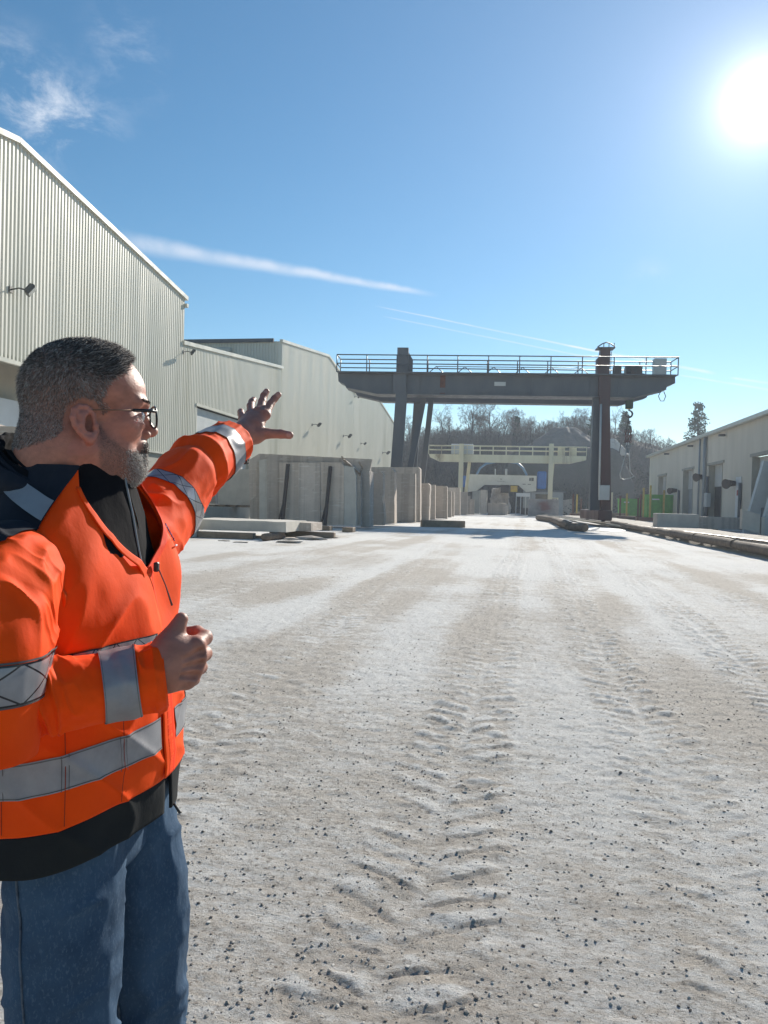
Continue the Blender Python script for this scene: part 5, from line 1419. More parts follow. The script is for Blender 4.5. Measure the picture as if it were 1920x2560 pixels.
# left hand: stretched out, back to the viewer, fingers spread upwards
wl = L(606, 1086, 1.85); wl_in = L(560, 1126, 1.78)
lm = {'i': L(664, 1037, 1.900), 'm': L(648, 1030, 1.915), 'r': L(628, 1036, 1.922), 'p': L(609, 1050, 1.918)}
Lj = [([wl_in, wl], [.031, .027], .01)]
for k_, q in lm.items(): Lj.append(([wl, q], [.020, .0125], .016))
Lj.append(([L(640, 1070, 1.875), L(634, 1050, 1.905)], [.021, .017], .016))
Lj.append(([lm['i']] + LD((676, 1010, 1.935), (686, 997, 1.950), (696, 987, 1.955)), [.0115, .0098, .0090, .0080], .007))
Lj.append(([lm['m']] + LD((655, 1004, 1.950), (660, 989, 1.966), (666, 979, 1.972)), [.0118, .0100, .0092, .0082], .007))
Lj.append(([lm['r']] + LD((626, 1015, 1.960), (630, 1004, 1.978), (634, 999, 1.988)), [.0112, .0095, .0088, .0078], .006))
Lj.append(([lm['p']] + LD((603, 1037, 1.950), (602, 1030, 1.965), (602, 1027, 1.975)), [.0100, .0085, .0080, .0070], .006))
Lj.append(([wl, L(640, 1092, 1.860)], [.020, .018], .014))
Lj.append((LD((634, 1090, 1.862), (668, 1084, 1.868), (702, 1085, 1.874), (724, 1088, 1.876)), [.0180, .0128, .0112, .0098], .010))
LS = mesh_hand(Lj)
for q, r_ in ((lm['i'], .0085), (lm['m'], .0085), (lm['r'], .0080), (lm['p'], .0075)):
    LS.add(LS.sph(q + np.array([-.004, -.006, .004]), r_), .008)
LV, LQ = LS.mesh()
# right hand: loose fist before the belly, thumb up
wr = L(404, 1668, 1.040); wr_in = L(350, 1690, 1.03)
rm = {'i': L(490, 1612, 1.058), 'm': L(495, 1640, 1.062), 'r': L(486, 1670, 1.062), 'p': L(470, 1696, 1.058)}
Rj = [([wr_in, wr], [.032, .029], .01)]
for k_, q in rm.items(): Rj.append(([wr, q], [.023, .0125], .013))
Rj.append(([L(440, 1632, 1.050), L(462, 1650, 1.062)], [.026, .022], .016))
Rj.append(([L(430, 1690, 1.045), L(455, 1692, 1.055)], [.022, .016], .016))
Rj.append(([rm['i']] + LD((512, 1594, 1.085), (493, 1580, 1.118), (466, 1580, 1.126)), [.0120, .0108, .0094, .0084], .0035))
Rj.append(([rm['m']] + LD((511, 1634, 1.096), (492, 1622, 1.125), (468, 1630, 1.122)), [.0120, .0108, .0096, .0085], .0025))
Rj.append(([rm['r']] + LD((500, 1668, 1.094), (482, 1660, 1.122), (462, 1664, 1.115)), [.0116, .0102, .0090, .0082], .0025))
Rj.append(([rm['p']] + LD((483, 1698, 1.088), (468, 1690, 1.110), (454, 1690, 1.104)), [.0102, .0090, .0080, .0072], .0025))
Rj.append(([wr, L(420, 1612, 1.046), L(430, 1592, 1.052)], [.024, .018, .0135], .014))
Rj.append((LD((428, 1594, 1.052), (444, 1567, 1.056), (453, 1548, 1.060)), [.0132, .0112, .0098], .008))
RS = mesh_hand(Rj)
for q, r_ in ((rm['i'], .0090), (rm['m'], .0092), (rm['r'], .0088), (rm['p'], .0080)):
    RS.add(RS.sph(q + np.array([.005, -.006, .002]), r_ * 1.08), .005)
for qa, qb in (('i', 'm'), ('m', 'r'), ('r', 'p')):
    mq = (rm[qa] + rm[qb]) / 2 + np.array([.010, -.012, 0]); RS.cut(RS.cone(mq, mq * .7 + wr * .3 + np.array([0, -.018, 0]), .006, .002), .006)
for qa, sgn in (('i', 0), ('m', 0), ('r', 0)):
    RS.add(RS.cone(rm[qa] + np.array([0, -.008, 0]), wr * .55 + rm[qa] * .45 + np.array([0, -.017, .002]), .0045, .003), .008)
RV, RQ = RS.mesh()

NAILS = [L(722, 1087, 1.867), L(695, 988, 1.947), L(665, 980, 1.964)]
# ---- skin colour per vertex
def skin_cols():
    n = len(HV); x, y, z = HV.T
    col = np.tile(np.array([.43, .168, .108]), (n, 1))
    nz = fbm(x * 45, y * 45, z * 45, 3, 5)[:, None]
    col *= 1 + .16 * nz + .10 * fbm(x * 160, y * 160, z * 160, 2, 15)[:, None]
    red = np.exp(-(((x - .06) / .03) ** 2 + ((np.abs(y) - .045) / .03) ** 2 + ((z + .02) / .03) ** 2))[:, None] + np.exp(-(((x - .108) / .02) ** 2 + (y / .02) ** 2 + ((z + .02) / .025) ** 2))[:, None]
    ear = (np.abs(y) > .0755)[:, None] * (np.abs(z) < .05)[:, None]
    col = col * (1 - .35 * np.clip(red, 0, 1)) + np.array([.46, .155, .115]) * .35 * np.clip(red, 0, 1)
    col = np.where(ear, col * .55 + np.array([.47, .165, .125]) * .45, col)
    hm = hair_mask(HV)[:, None]; bm_ = beard_mask(HV)[:, None]
    col = col * (1 - .75 * hm) + np.array([.20, .135, .112]) * .75 * hm
    col = col * (1 - .5 * bm_) + np.array([.15, .10, .082]) * .5 * bm_
    lip = (np.exp(-(((x - .10) / .014) ** 2 + (y / .02) ** 2 + ((z + .081) / .006) ** 2)))[:, None]
    col = col * (1 - lip) + np.array([.50, .19, .16]) * lip
    mouth = ((np.abs(z + .0705) < .004) & (x > .085) & (x < .101) & (np.abs(y) < .018))[:, None]
    return np.where(mouth, np.array([.06, .02, .018]), col)
def hair_mask(P):
    x, y, z = np.asarray(P).T
    hx_ = np.interp(z, [-.045, -.026, -.012, -.006, .0, .012, .040, .062, .082, .098, .112, .13], [-.12, -.062, -.032, -.022, .012, .026, .030, .040, .058, .072, .083, .095])
    hx_ = hx_ + .006 * fbm(x * 60, y * 60, z * 60, 2, 8)
    m = sstep(.006, -.006, x - hx_)
    earclear = sstep(.0, .008, np.sqrt(((x + .004) / 1.0) ** 2 + ((z + .002) / 1.35) ** 2) - .026)
    earclear = np.where(np.abs(y) > .06, earclear, 1)
    return m * earclear * sstep(-.040, -.026, z + .004 * fbm(x * 70, y * 70, z * 70, 2, 4))
def beard_mask(P):
    x, y, z = np.asarray(P).T
    top = np.interp(x, [.0, .02, .03, .05, .07, .085, .12], [.012, -.006, -.030, -.056, -.064, -.056, -.048])
    m = sstep(.006, -.008, z - top) * sstep(.008, .022, x) * sstep(-.150, -.120, z - (.05 - x) * .12)
    nolip = 1 - np.exp(-(((x - .10) / .016) ** 2 + (y / .018) ** 2 + ((z + .079) / .009) ** 2))
    return np.clip(m * nolip, 0, 1)
def tube_np(path, rr, n=12):
    m = MB().tube(path, rr, n); return np.array(m.v), m.f
# inner body under the clothes
inner = []
inner.append(([(0, 0, .96), (.01, 0, 1.0), (.0, 0, 1.2), (-.02, 0, 1.38), (-.03, 0, 1.46)], [.10, .11, .10, .09, .06]))
for s, q in ((-1, 152), (1, 342)):
    _lx = L(q, 2400, 1.12 if s < 0 else 1.31)[0]; inner.append(([(_lx * .5, s * .085, 1.0), (_lx, s * .098, .5), (_lx - .02, s * .108, .12)], [.05, .045, .04]))
inner.append(([(0, -.02, 1.32), (-.02, -.17, 1.335), L(-50, 1770, .935), L(120, 1740, .985), wr_in, wr], [.05, .045, .035, .032, .030, .028]))
inner.append(([(0, .02, 1.32), (0, .17, 1.345), L(478, 1180, 1.60), wl_in, wl], [.06, .055, .042, .031, .027]))
bv, bf, bcol = [head2b(HV)], [HQ], [skin_cols()]
off = len(HV)
for V_, Q_ in ((LV, LQ), (RV, RQ)):
    c_ = np.tile(np.array([.38, .160, .110]), (len(V_), 1)) * (1 + .16 * fbm(V_[:, 0] * 60, V_[:, 1] * 60, V_[:, 2] * 60, 3, 9)[:, None])
    for nl in NAILS:
        d_ = np.linalg.norm(V_ - nl, axis=1); k_ = sstep(.0075, .0055, d_)[:, None]; c_ = c_ * (1 - k_) + np.array([.50, .26, .20]) * k_
    bv.append(V_); bf.append(Q_ + off); bcol.append(c_); off += len(V_)
for path, rr in inner:
    tv, tf = tube_np(path, rr); tf = np.array([f for f in tf if len(f) == 4])
    bv.append(tv); bf.append(tf + off); bcol.append(np.tile([.44, .22, .16], (len(tv), 1))); off += len(tv)
def skin_mat():
    t = NT('skin'); a = t.attr('Col')
    n1 = t.noise(60, 4, .6); col = t.mix(t.math('MULTIPLY', t.rng(n1, .4, .7), .22), a.outputs['Color'], (.30, .13, .10))
    nb = t.bump(t.noise(520, 3, .65), .28, .0012); nb = t.bump(t.noise(120, 4, .65, t.coord((1, 1, 1.6))), .2, .0032, nb)
    return t.fin(col, .52, 0, nb, Subsurface_Weight=.12, Subsurface_Radius=(.008, .003, .002), Subsurface_Scale=.6)
M_skin = skin_mat()
body = np_mesh('body', np.concatenate(bv), np.concatenate(bf), M_skin, person)
ca = body.data.color_attributes.new('Col', 'FLOAT_COLOR', 'POINT')
cc = np.ones((len(body.data.vertices), 4), np.float32); allc = np.concatenate(bcol)
cc[:len(allc), :3] = np.clip(allc, 0, 1)[:len(cc)]
ca.data.foreach_set('color', cc.ravel())

# ---- hair and beard strands
def strands(name, mask_fn, n, len_fn, dir_fn, wid, mat, seed, thr=.4):
    rg = np.random.default_rng(seed)
    A, B_, C_, D_ = [HV[HQ[:, i]] for i in range(4)]
    nrm = np.cross(C_ - A, D_ - B_); ar = np.linalg.norm(nrm, axis=1); nrm /= np.maximum(ar, 1e-12)[:, None]
    cen = (A + B_ + C_ + D_) / 4; mk = mask_fn(cen) * ar; pr = mk / mk.sum()
    f = rg.choice(len(HQ), n, p=pr); w = rg.dirichlet((1, 1, 1, 1), n)
    P = w[:, :1] * A[f] + w[:, 1:2] * B_[f] + w[:, 2:3] * C_[f] + w[:, 3:] * D_[f]; N = nrm[f]
    keep = mask_fn(P) > thr * rg.random(n); P, N = P[keep], N[keep]; n = len(P)
    D = dir_fn(P, N, rg); D /= np.linalg.norm(D, axis=1)[:, None]
    Ln = len_fn(P, rg)[:, None]
    side = np.cross(D, rg.normal(0, 1, (n, 3))); side /= np.linalg.norm(side, axis=1)[:, None]; s2 = np.cross(D, side)
    bend = dir_fn(P, N * .2, rg); bend /= np.linalg.norm(bend, axis=1)[:, None]
    mid = P + D * Ln * .55; tip = mid + (D * .4 + bend * .6) * Ln * .5
    wd = wid * rg.uniform(.7, 1.3, (n, 1))
    ring = lambda c, s: [c + side * s, c - side * s * .5 + s2 * s * .87, c - side * s * .5 - s2 * s * .87]
    V = np.stack(ring(P - D * .0008, wd) + ring(mid, wd * .85) + [tip], 1)
    base = np.arange(n)[:, None] * 7
    T = np.array([[0, 1, 4], [0, 4, 3], [1, 2, 5], [1, 5, 4], [2, 0, 3], [2, 3, 5], [3, 4, 6], [4, 5, 6], [5, 3, 6]])
    F = (base[:, :, None] + T[None]).reshape(-1, 3)
    return np_mesh(name, head2b(V.reshape(-1, 3)), F, mat, person, True)
def hair_mat(name, stops):
    t = NT(name); r = t.new('ShaderNodeNewGeometry').outputs['Random Per Island']
    return t.fin(t.ramp(r, stops), .42)
M_hair_top = hair_mat('dark_hair', [(0, (.02, .017, .016)), (.45, (.05, .041, .038)), (.7, (.12, .105, .098)), (.86, (.30, .28, .27)), (1, (.52, .50, .48))])
M_hair_side = hair_mat('greying_hair', [(0, (.05, .04, .036)), (.35, (.13, .105, .095)), (.55, (.24, .205, .19)), (.8, (.42, .39, .37)), (1, (.66, .64, .62))])
M_beard = hair_mat('grey_beard', [(0, (.08, .062, .055)), (.25, (.22, .185, .16)), (.5, (.44, .41, .38)), (.8, (.64, .62, .59)), (1, (.8, .78, .76))])
M_stubble = hair_mat('dark_stubble', [(0, (.03, .022, .02)), (.8, (.08, .06, .052)), (1, (.2, .17, .15))])
M_stache = hair_mat('dark_moustache', [(0, (.03, .024, .022)), (.6, (.09, .072, .062)), (1, (.35, .31, .28))])
def top_mask(P):
    return hair_mask(P) * sstep(.055, .11, P[:, 2] + .12 * np.clip(P[:, 0], -.1, .02))
def side_mask(P): return hair_mask(P) * (1 - .85 * sstep(.08, .125, P[:, 2] + .12 * np.clip(P[:, 0], -.1, .02)))
def top_dir(P, N, rg):
    fl = np.stack([np.full(len(P), .9), -.25 * np.sign(P[:, 1]) * 0 + P[:, 1] * 2, np.where(P[:, 0] > .04, .22, .12)], 1)
    back = P[:, 0] < -.05
    fl[back] = np.stack([-.2 + P[back, 0] * 2, P[back, 1] * 6, np.full(back.sum(), -.35)], 1)
    return N * np.where(P[:, 0] > .05, .6, .38)[:, None] + fl * .8 + rg.normal(0, .2, P.shape)
def side_dir(P, N, rg):
    fl = np.stack([np.where(P[:, 0] > -.01, .35, -.2), np.zeros(len(P)), np.full(len(P), -.8)], 1)
    return N * .32 + fl * .75 + rg.normal(0, .26, P.shape)
hair = strands('hair', top_mask, 15000, lambda P, rg: (.0055 + .0095 * sstep(-.04, .06, P[:, 0])) * rg.uniform(.6, 1.15, len(P)), top_dir, .00034, M_hair_top, 3)
hair2 = strands('side_hair', side_mask, 24000, lambda P, rg: (.0045 + .006 * sstep(.02, .09, P[:, 2])) * rg.uniform(.5, 1.2, len(P)), side_dir, .00022, M_hair_side, 4)
def beard_main(P):
    st = (P[:, 2] > -.066) & (P[:, 0] > .078)
    return beard_mask(P) * np.where(st, 0, 1) * (.03 + .97 * sstep(.048, .078, P[:, 0] - P[:, 2] * .1))
def stache(P):
    x, y, z = P.T; return ((z > -.067) & (z < -.044) & (x > .080) & (np.abs(y) < .034)).astype(float) * sstep(.034, .026, np.abs(y) - (z + .05) * -.2)
def stubble_mask(P): return beard_mask(P) * (1 - .6 * sstep(.055, .08, P[:, 0])) * np.where((P[:, 2] > -.066) & (P[:, 0] > .078), 0, 1)
def beard_dir(P, N, rg): return N * .5 + np.array([.25, 0, -.75]) + rg.normal(0, .32, P.shape)
strands('beard', beard_main, 8500, lambda P, rg: (.0016 + .0058 * sstep(.05, .085, P[:, 0])) * rg.uniform(.5, 1.2, len(P)), beard_dir, .00027, M_beard, 5, .5)
strands('stubble', stubble_mask, 6500, lambda P, rg: .0017 * rg.uniform(.5, 1.3, len(P)), beard_dir, .00017, M_stubble, 15, .6)
strands('moustache', stache, 1500, lambda P, rg: .0048 * rg.uniform(.6, 1.2, len(P)), lambda P, N, rg: N * .2 + np.stack([np.full(len(P), .05), np.sign(P[:, 1]) * .35, np.full(len(P), -.75)], 1) + rg.normal(0, .2, P.shape), .0003, M_stache, 6)
def brow(P):
    x, y, z = P.T; return ((np.abs(z - .033 - (np.abs(y) - .03) * .05) < .0032) & (np.abs(y) > .012) & (np.abs(y) < .048) & (x > .07)).astype(float)
for _sg in (-1, 1): strands('eyebrow', lambda P: brow(P) * (P[:, 1] * _sg > 0), 220, lambda P, rg: .0048 * rg.uniform(.6, 1.1, len(P)), lambda P, N, rg: N * .35 + np.stack([np.full(len(P), -.1), np.sign(P[:, 1]) * .8, np.full(len(P), .1)], 1) + rg.normal(0, .2, P.shape), .0003, M_stache, 7)
# ---- eyes and glasses
M_eye = simple('eye_white', (.62, .58, .55), (.55, .48, .45), 60, .15, 0)
M_iris = simple('eye_iris', (.05, .035, .025), None, 60, .1, 0)
for s in (-1, 1):
    bm = bmesh.new(); bmesh.ops.create_uvsphere(bm, u_segments=18, v_segments=12, radius=.0118)
    me = bpy.data.meshes.new('eye'); bm.to_mesh(me); bm.free(); me.materials.append(M_eye); me.materials.append(M_iris)
    for p in me.polygons: p.use_smooth = True; p.material_index = 1 if p.center.x > .0105 else 0
    o = link_mesh('eye', me, person); o.location = tuple(head2b(np.array([[.0845, s * .0325, .004]]))[0]); o.rotation_euler = (0, 0, _ha)
gl = empty('glasses', (0, 0, 0)); gl.parent = person
M_frame = simple('glasses_frame', (.012, .012, .014), (.02, .02, .022), 30, .3, 0)
t_ = NT('glasses_lens'); t_.p.inputs['Transmission Weight'].default_value = 1.0; t_.p.inputs['IOR'].default_value = 1.05; t_.p.inputs['Specular IOR Level'].default_value = 1.0
M_lens = t_.fin((.93, .95, .97), .02)
t_ = NT('temple_wire'); M_wire = t_.fin((.25, .14, .09), .3, .8)
def hb(p): return tuple(head2b(np.array([p]))[0])
for s in (-1, 1):
    ring = []
    for q in np.linspace(0, 2 * math.pi, 29):
        cy, cz = s * (.034 + .0245 * math.copysign(abs(math.cos(q)) ** .8, math.cos(q))), .002 + .0205 * math.copysign(abs(math.sin(q)) ** .85, math.sin(q))
        ring.append((.1115 - .14 * abs(abs(cy) - .03) ** 1.15 - .02 * (.022 - cz) * .0, cy, cz))
    MB().tube([hb(p) for p in ring], .0017, 6, False).build('rim', M_frame, gl, True)
    cen = (.1115, s * .034, .002); n_ = len(ring) - 1
    MB().add([hb(cen)] + [hb(p) for p in ring[:-1]], [(0, 1 + i, 1 + (i + 1) % n_) for i in range(n_)]).build('lens', M_lens, gl, True)
    MB().tube([hb((.1065, s * .0585, .011)), hb((.100, s * .068, .0115)), hb((.070, s * .0735, .012))], [.0026, .0030, .0026], 8).build('hinge_arm', M_frame, gl, True)
    MB().tube([hb((.071, s * .0735, .012)), hb((.03, s * .0785, .014)), hb((.006, s * .082, .018)), hb((-.012, s * .0815, .010)), hb((-.02, s * .080, -.006))], .0011, 6).build('temple', M_wire, gl, True)
MB().tube([hb((.1105, -.010, .010)), hb((.114, 0, .012)), hb((.1105, .010, .010))], .0017, 6).build('bridge', M_frame, gl, True)
# ------------------------------------------------------------------ clothing
def fabric(name, c, c2=None, rough=.75, weave=900, wr=.35, sheen=.25, extra=None, line=None):
    t = NT(name); v = t.coord((1, 1, 1))
    col = t.mix(t.rng(t.noise(9, 5, .6, v), .35, .7), c, c2 or tuple(q * .86 for q in c))
    w1 = t.new('ShaderNodeTexWave'); w1.inputs['Scale'].default_value = weave / 6.28; w1.inputs['Distortion'].default_value = 1.5; w1.bands_direction = 'Z'; t.l.new(v, w1.inputs['Vector'])
    nb = t.bump(w1.outputs['Fac'], .06, .0005)
    nb = t.bump(t.noise(26, 4, .55, t.coord((1, 1, .55))), wr, .006, nb)
    nb = t.bump(t.noise(220, 3, .6, v), .18, .001, nb)
    return t.fin(col, rough, 0, nb, Sheen_Weight=sheen * .2, Specular_IOR_Level=.12)
M_orange = fabric('hi_vis_orange', (.96, .082, .003), (.90, .066, .002), .7, 2600, .22, .12)
M_orange_in = fabric('orange_facing', (.92, .05, .006), (.85, .04, .005), .7, 2600, .2, .1)
M_navy = fabric('navy_softshell', (.020, .024, .034), (.014, .017, .025), .85, 2600, .3, .08)
M_blackcloth = fabric('black_fleece', (.008, .008, .010), (.012, .012, .014), .95, 2000, .4, .06)
M_hem = fabric('charcoal_hem', (.016, .018, .020), (.022, .024, .024), .8, 2600, .3, .08)
def tape_mat(name, diamond=False):
    t = NT(name)
    n = t.rng(t.noise(22, 4, .6), .35, .7)
    col = t.mix(n, (.30, .30, .315), (.24, .24, .255))
    nb = t.bump(t.noise(60, 3, .6), .15, .002); rgh = .5
    if diamond:
        a = t.attr('UVd'); sep = t.new('ShaderNodeSeparateXYZ'); t.l.new(a.outputs['Vector'], sep.inputs[0])
        u, v = sep.outputs[0], sep.outputs[1]
        def line(e):
            fr = t.math('FRACT', e); d = t.math('ABSOLUTE', t.math('SUBTRACT', fr, .5)); return t.math('GREATER_THAN', d, .474)
        l = t.math('MAXIMUM', line(t.math('ADD', u, v)), line(t.math('SUBTRACT', u, v)))
        ed = t.math('GREATER_THAN', t.math('ABSOLUTE', t.math('SUBTRACT', v, .5)), .45)
        l = t.math('MAXIMUM', l, ed)
        col = t.mix(l, col, (.02, .022, .028)); rgh = t.rng(t.noise(30, 3), .3, .7, .12, .24)
    return t.fin(col, rgh, .2, nb)
M_tape = tape_mat('silver_tape'); M_tape_d = tape_mat('diamond_tape', True)
def denim_mat():
    t = NT('blue_denim'); v = t.coord((1, 1, 1))
    f = t.rng(t.noise(7, 6, .65, v), .3, .75); col = t.mix(f, (.055, .100, .165), (.030, .056, .098))
    st = t.rng(t.noise(5, 5, .7, t.coord((1, 1, .5))), .5, .75); col = t.mix(t.math('MULTIPLY', st, .45), col, (.12, .19, .28)); fs_ = t.rng(t.noise(260, 3, .7, t.coord((1, 1, .5))), .5, .7); col = t.mix(t.math('MULTIPLY', fs_, .3), col, (.16, .22, .30))
    w1 = t.new('ShaderNodeTexWave'); w1.inputs['Scale'].default_value = 420; w1.bands_direction = 'DIAGONAL'; t.l.new(v, w1.inputs['Vector'])
    nb = t.bump(w1.outputs['Fac'], .08, .0005); nb = t.bump(t.noise(18, 4, .6, t.coord((1, 1, .6))), .4, .008, nb)
    return t.fin(col, .85, 0, nb, Specular_IOR_Level=.15)
M_denim = denim_mat()
M_seam = simple('seam_thread', (.11, .10, .10), None, 40, .8, .1)
M_darkseam = simple('dark_seam', (.30, .03, .004), None, 40, .9, .1)

# ---- jacket body
TZ = np.array([.905, .97, 1.05, 1.15, 1.25, 1.33, 1.39, 1.435, 1.468, 1.490])
TF = np.array([.150, .153, .154, .146, .130, .110, .086, .066, .050, .040])
TB = np.array([.124, .131, .138, .142, .143, .140, .135, .122, .105, .095])
TW = np.array([.205, .208, .208, .210, .212, .210, .182, .142, .110, .092])
def tprof(z):
    return np.interp(z, TZ, TF), np.interp(z, TZ, TB), np.interp(z, TZ, TW)
def smooth_interp(z, zs, vs):
    # smoothed profile
    o = 0
    for d in (-.02, -.01, 0, .01, .02): o = o + np.interp(z + d, zs, vs)
    return o / 5
def th0(z): return np.interp(z, [0, 1.325, 1.345, 1.38, 1.42, 1.46, 1.50], [.012, .012, .12, .36, .62, .92, 1.0])
def torso_pt(th, z, off=0.0, wr=1.0):
    th = np.asarray(th, float); z = np.asarray(z, float)
    f, b, w = smooth_interp(z, TZ, TF), smooth_interp(z, TZ, TB), smooth_interp(z, TZ, TW)
    ct, st = np.cos(th), np.sin(th); e = 2 / 2.35
    cx = np.sign(ct) * np.abs(ct) ** e; sy = np.sign(st) * np.abs(st) ** e
    x = np.where(cx > 0, f, b) * cx; y = w * sy
    # far front panel is pulled forward by the raised arm
    lift = sstep(1.18, 1.36, z) * sstep(.0, .5, th) * sstep(1.7, .7, th); x = x + .030 * lift; 
    d = wr * (fold(th, z))
    n = np.stack([ct, st * .9, np.zeros_like(ct)], -1)
    P = np.stack([x, y, z + .030 * sstep(-.5, 1.0, ct) * sstep(1.34, 1.10, z)], -1)
    return P + n * (d + off)[..., None]
def fold(th, z):
    a = th * .20                                       # metres round the body
    d = .0035 * fbm(a * 7, z * 5, seed=21, oct=3)
    # diagonal drapes from the shoulder to the belly
    q = (a * .75 - z * .66)
    rn = 1 - np.abs(vnoise(q * 17, (a * .66 + z * .75) * 3.2, seed=33)); d = d + .0075 * (rn ** 3 - .35) * sstep(.98, 1.12, z) * sstep(1.44, 1.36, z)
    q2 = (a * .6 + z * .8); rn2 = 1 - np.abs(vnoise(q2 * 14, (a * .8 - z * .6) * 4, seed=37)); d = d + .006 * (rn2 ** 3 - .35) * sstep(1.16, 1.05, z)
    d = d + .005 * np.sin(th * 5 + 1.2) * sstep(1.05, .92, z)
    return d
def torso_patch(name, t0f, t1f, z0, z1, nt, nz, off, mat, parent, thick=None, wr=1.0, uvd=None, zf=None):
    V = []; s = np.linspace(0, 1, nt); UV = []
    for z in np.linspace(z0, z1, nz):
        a, b = t0f(z), t1f(z); th = a + (b - a) * s; zz = np.full(nt, z) if zf is None else zf(th, z)
        V.append(torso_pt(th, zz, np.full(nt, off), wr))
        if uvd: UV.append(np.stack([s * uvd, np.full(nt, (z - z0) / (z1 - z0)), np.zeros(nt)], -1))
    o = grid_mesh(name, np.array(V).reshape(-1, 3), nz, nt, mat, parent)
    if uvd:
        at = o.data.attributes.new('UVd', 'FLOAT_VECTOR', 'POINT'); at.data.foreach_set('vector', np.array(UV, np.float32).ravel())
    if thick:
        md = o.modifiers.new('thickness', 'SOLIDIFY'); md.thickness = thick; md.offset = -1
    return o
ZH = .965
jacket = torso_patch('jacket', lambda z: th0(z), lambda z: 2 * math.pi - th0(z) * .95, ZH, 1.492, 260, 170, 0, M_orange, person, .004)
torso_patch('hem_band', lambda z: .012, lambda z: 2 * math.pi - .05, .905, ZH, 260, 16, -.002, M_hem, jacket, .004)
# facing strip along the zip (far side stands proud)
torso_patch('zip_placket', lambda z: th0(z) - .075, lambda z: th0(z) + .015, .968, 1.47, 8, 120, .003, M_orange_in, jacket, .003)
torso_patch('zip_placket', lambda z: -.10 - th0(z) * .92, lambda z: -th0(z) * .95 + .005, .968, 1.46, 8, 120, .003, M_orange, jacket, .002)
# reflective bands
torso_patch('reflective_tape', lambda z: .06, lambda z: 2 * math.pi - .14, 1.018, 1.068, 260, 12, .0022, M_tape, jacket)
torso_patch('reflective_tape', lambda z: .09, lambda z: 2 * math.pi - .13, 1.168, 1.216, 260, 12, .0022, M_tape_d, jacket, uvd=26)
for (z_, ) in ((1.0205,), (1.0655,)):
    torso_patch('tape_stitching', lambda z: .06, lambda z: 2 * math.pi - .14, z_ - .0007, z_ + .0007, 260, 2, .0028, M_seam, jacket)
for (ths, z0, z1, m_) in ((-.62, .97, 1.20, M_darkseam), (-1.15, .97, 1.13, M_darkseam), (-1.62, .97, 1.20, M_darkseam)):
    torso_patch('panel_seam', lambda z: ths - .0035, lambda z: ths + .0035, z0, z1, 2, 60, .0012, m_, jacket)
for ths in (-.60, -.66, -1.12, -1.18, -1.6):
    torso_patch('tape_stitching', lambda z: ths - .003, lambda z: ths + .003, 1.018, 1.068, 2, 12, .0030, M_seam, jacket)
torso_patch('pocket_flap', lambda z: -1.15, lambda z: -.62, 1.118, 1.124, 30, 3, .0022, M_orange_in, jacket)
# inner black fleece seen in the open neck
FV = []
for z in np.linspace(1.20, 1.52, 40):
    th = np.linspace(0, 2 * math.pi, 80); f, b, w = smooth_interp(z, TZ, TF), smooth_interp(z, TZ, TB), smooth_interp(z, TZ, TW)
    f = float(np.interp(z, [1.2, 1.3, 1.36, 1.42, 1.46, 1.5, 1.52], [.135, .112, .098, .086, .076, .068, .066])) + .0; w = max(w - .02, .084); b = max(b - .02, .085)
    ct, st = np.cos(th), np.sin(th)
    FV.append(np.stack([np.where(ct > 0, f, b) * ct + .003 * fbm(th * 4, z * 20 + th, oct=2, seed=3), w * st, np.full(80, z)], -1))
fleece = grid_mesh('black_fleece', np.array(FV).reshape(-1, 3), 40, 80, M_blackcloth, person)
zp = []
for z in np.linspace(1.30, 1.50, 14):
    f = float(np.interp(z, [1.2, 1.3, 1.36, 1.42, 1.46, 1.5, 1.52], [.135, .112, .098, .086, .076, .068, .066])); zp.append((f + .001, -.014, z))
MB().tube(zp, .0022, 6).build('fleece_zip', M_steel, fleece, True)
# ---- collar: stands up behind the neck, falls open at the front
def collar(name, mat, r_add, parent, zadd=0.0, ts_max=2.55):
    """th = 0 at the back of the neck, +-pi at the throat; base ring sits on the shoulders, top ring leans on the neck"""
    ts = np.linspace(-ts_max, ts_max, 160); rows = 30; T = np.linspace(0, 1, rows)
    th, t = np.meshgrid(ts, T); fr = np.abs(th) / ts_max           # 0 back, 1 front tips
    cb, sb = -np.cos(th), np.sin(th)
    # base ring
    bx = -.030 + np.where(cb < 0, .112, .100) * cb; by = .118 * sb * (1 - .12 * fr)
    bz = np.interp(fr, [0, .35, .6, .8, 1], [1.458, 1.450, 1.432, 1.408, 1.396])
    # top ring
    tx = -.028 + np.where(cb < 0, .104, .098) * cb; ty = .098 * sb
    tz = np.interp(fr, [0, .2, .36, .5, .65, .8, 1], [1.552, 1.538, 1.508, 1.484, 1.462, 1.436, 1.402]) + zadd
    e = t; bul = np.sin(t * math.pi) * .010
    x = bx + (tx - bx) * e + cb * (bul + r_add); y = by + (ty - by) * e + sb * (bul + r_add); z = bz + (tz - bz) * e
    n = .0045 * fbm(th * 2.2, t * 1.6, oct=3, seed=61); x = x + cb * n; y = y + sb * n
    # rolled top edge
    roll = sstep(.8, 1.0, t); x = x + cb * .009 * roll; y = y + sb * .009 * roll; z = z - .008 * roll ** 2
    o = grid_mesh(name, np.stack([x, y, z], -1).reshape(-1, 3), rows, len(ts), mat, parent)
    md = o.modifiers.new('thickness', 'SOLIDIFY'); md.thickness = .008; md.offset = -1
    return o
collar('collar', M_navy, 0, jacket)
collar('inner_collar', M_blackcloth, -.016, fleece, .004, 2.75)

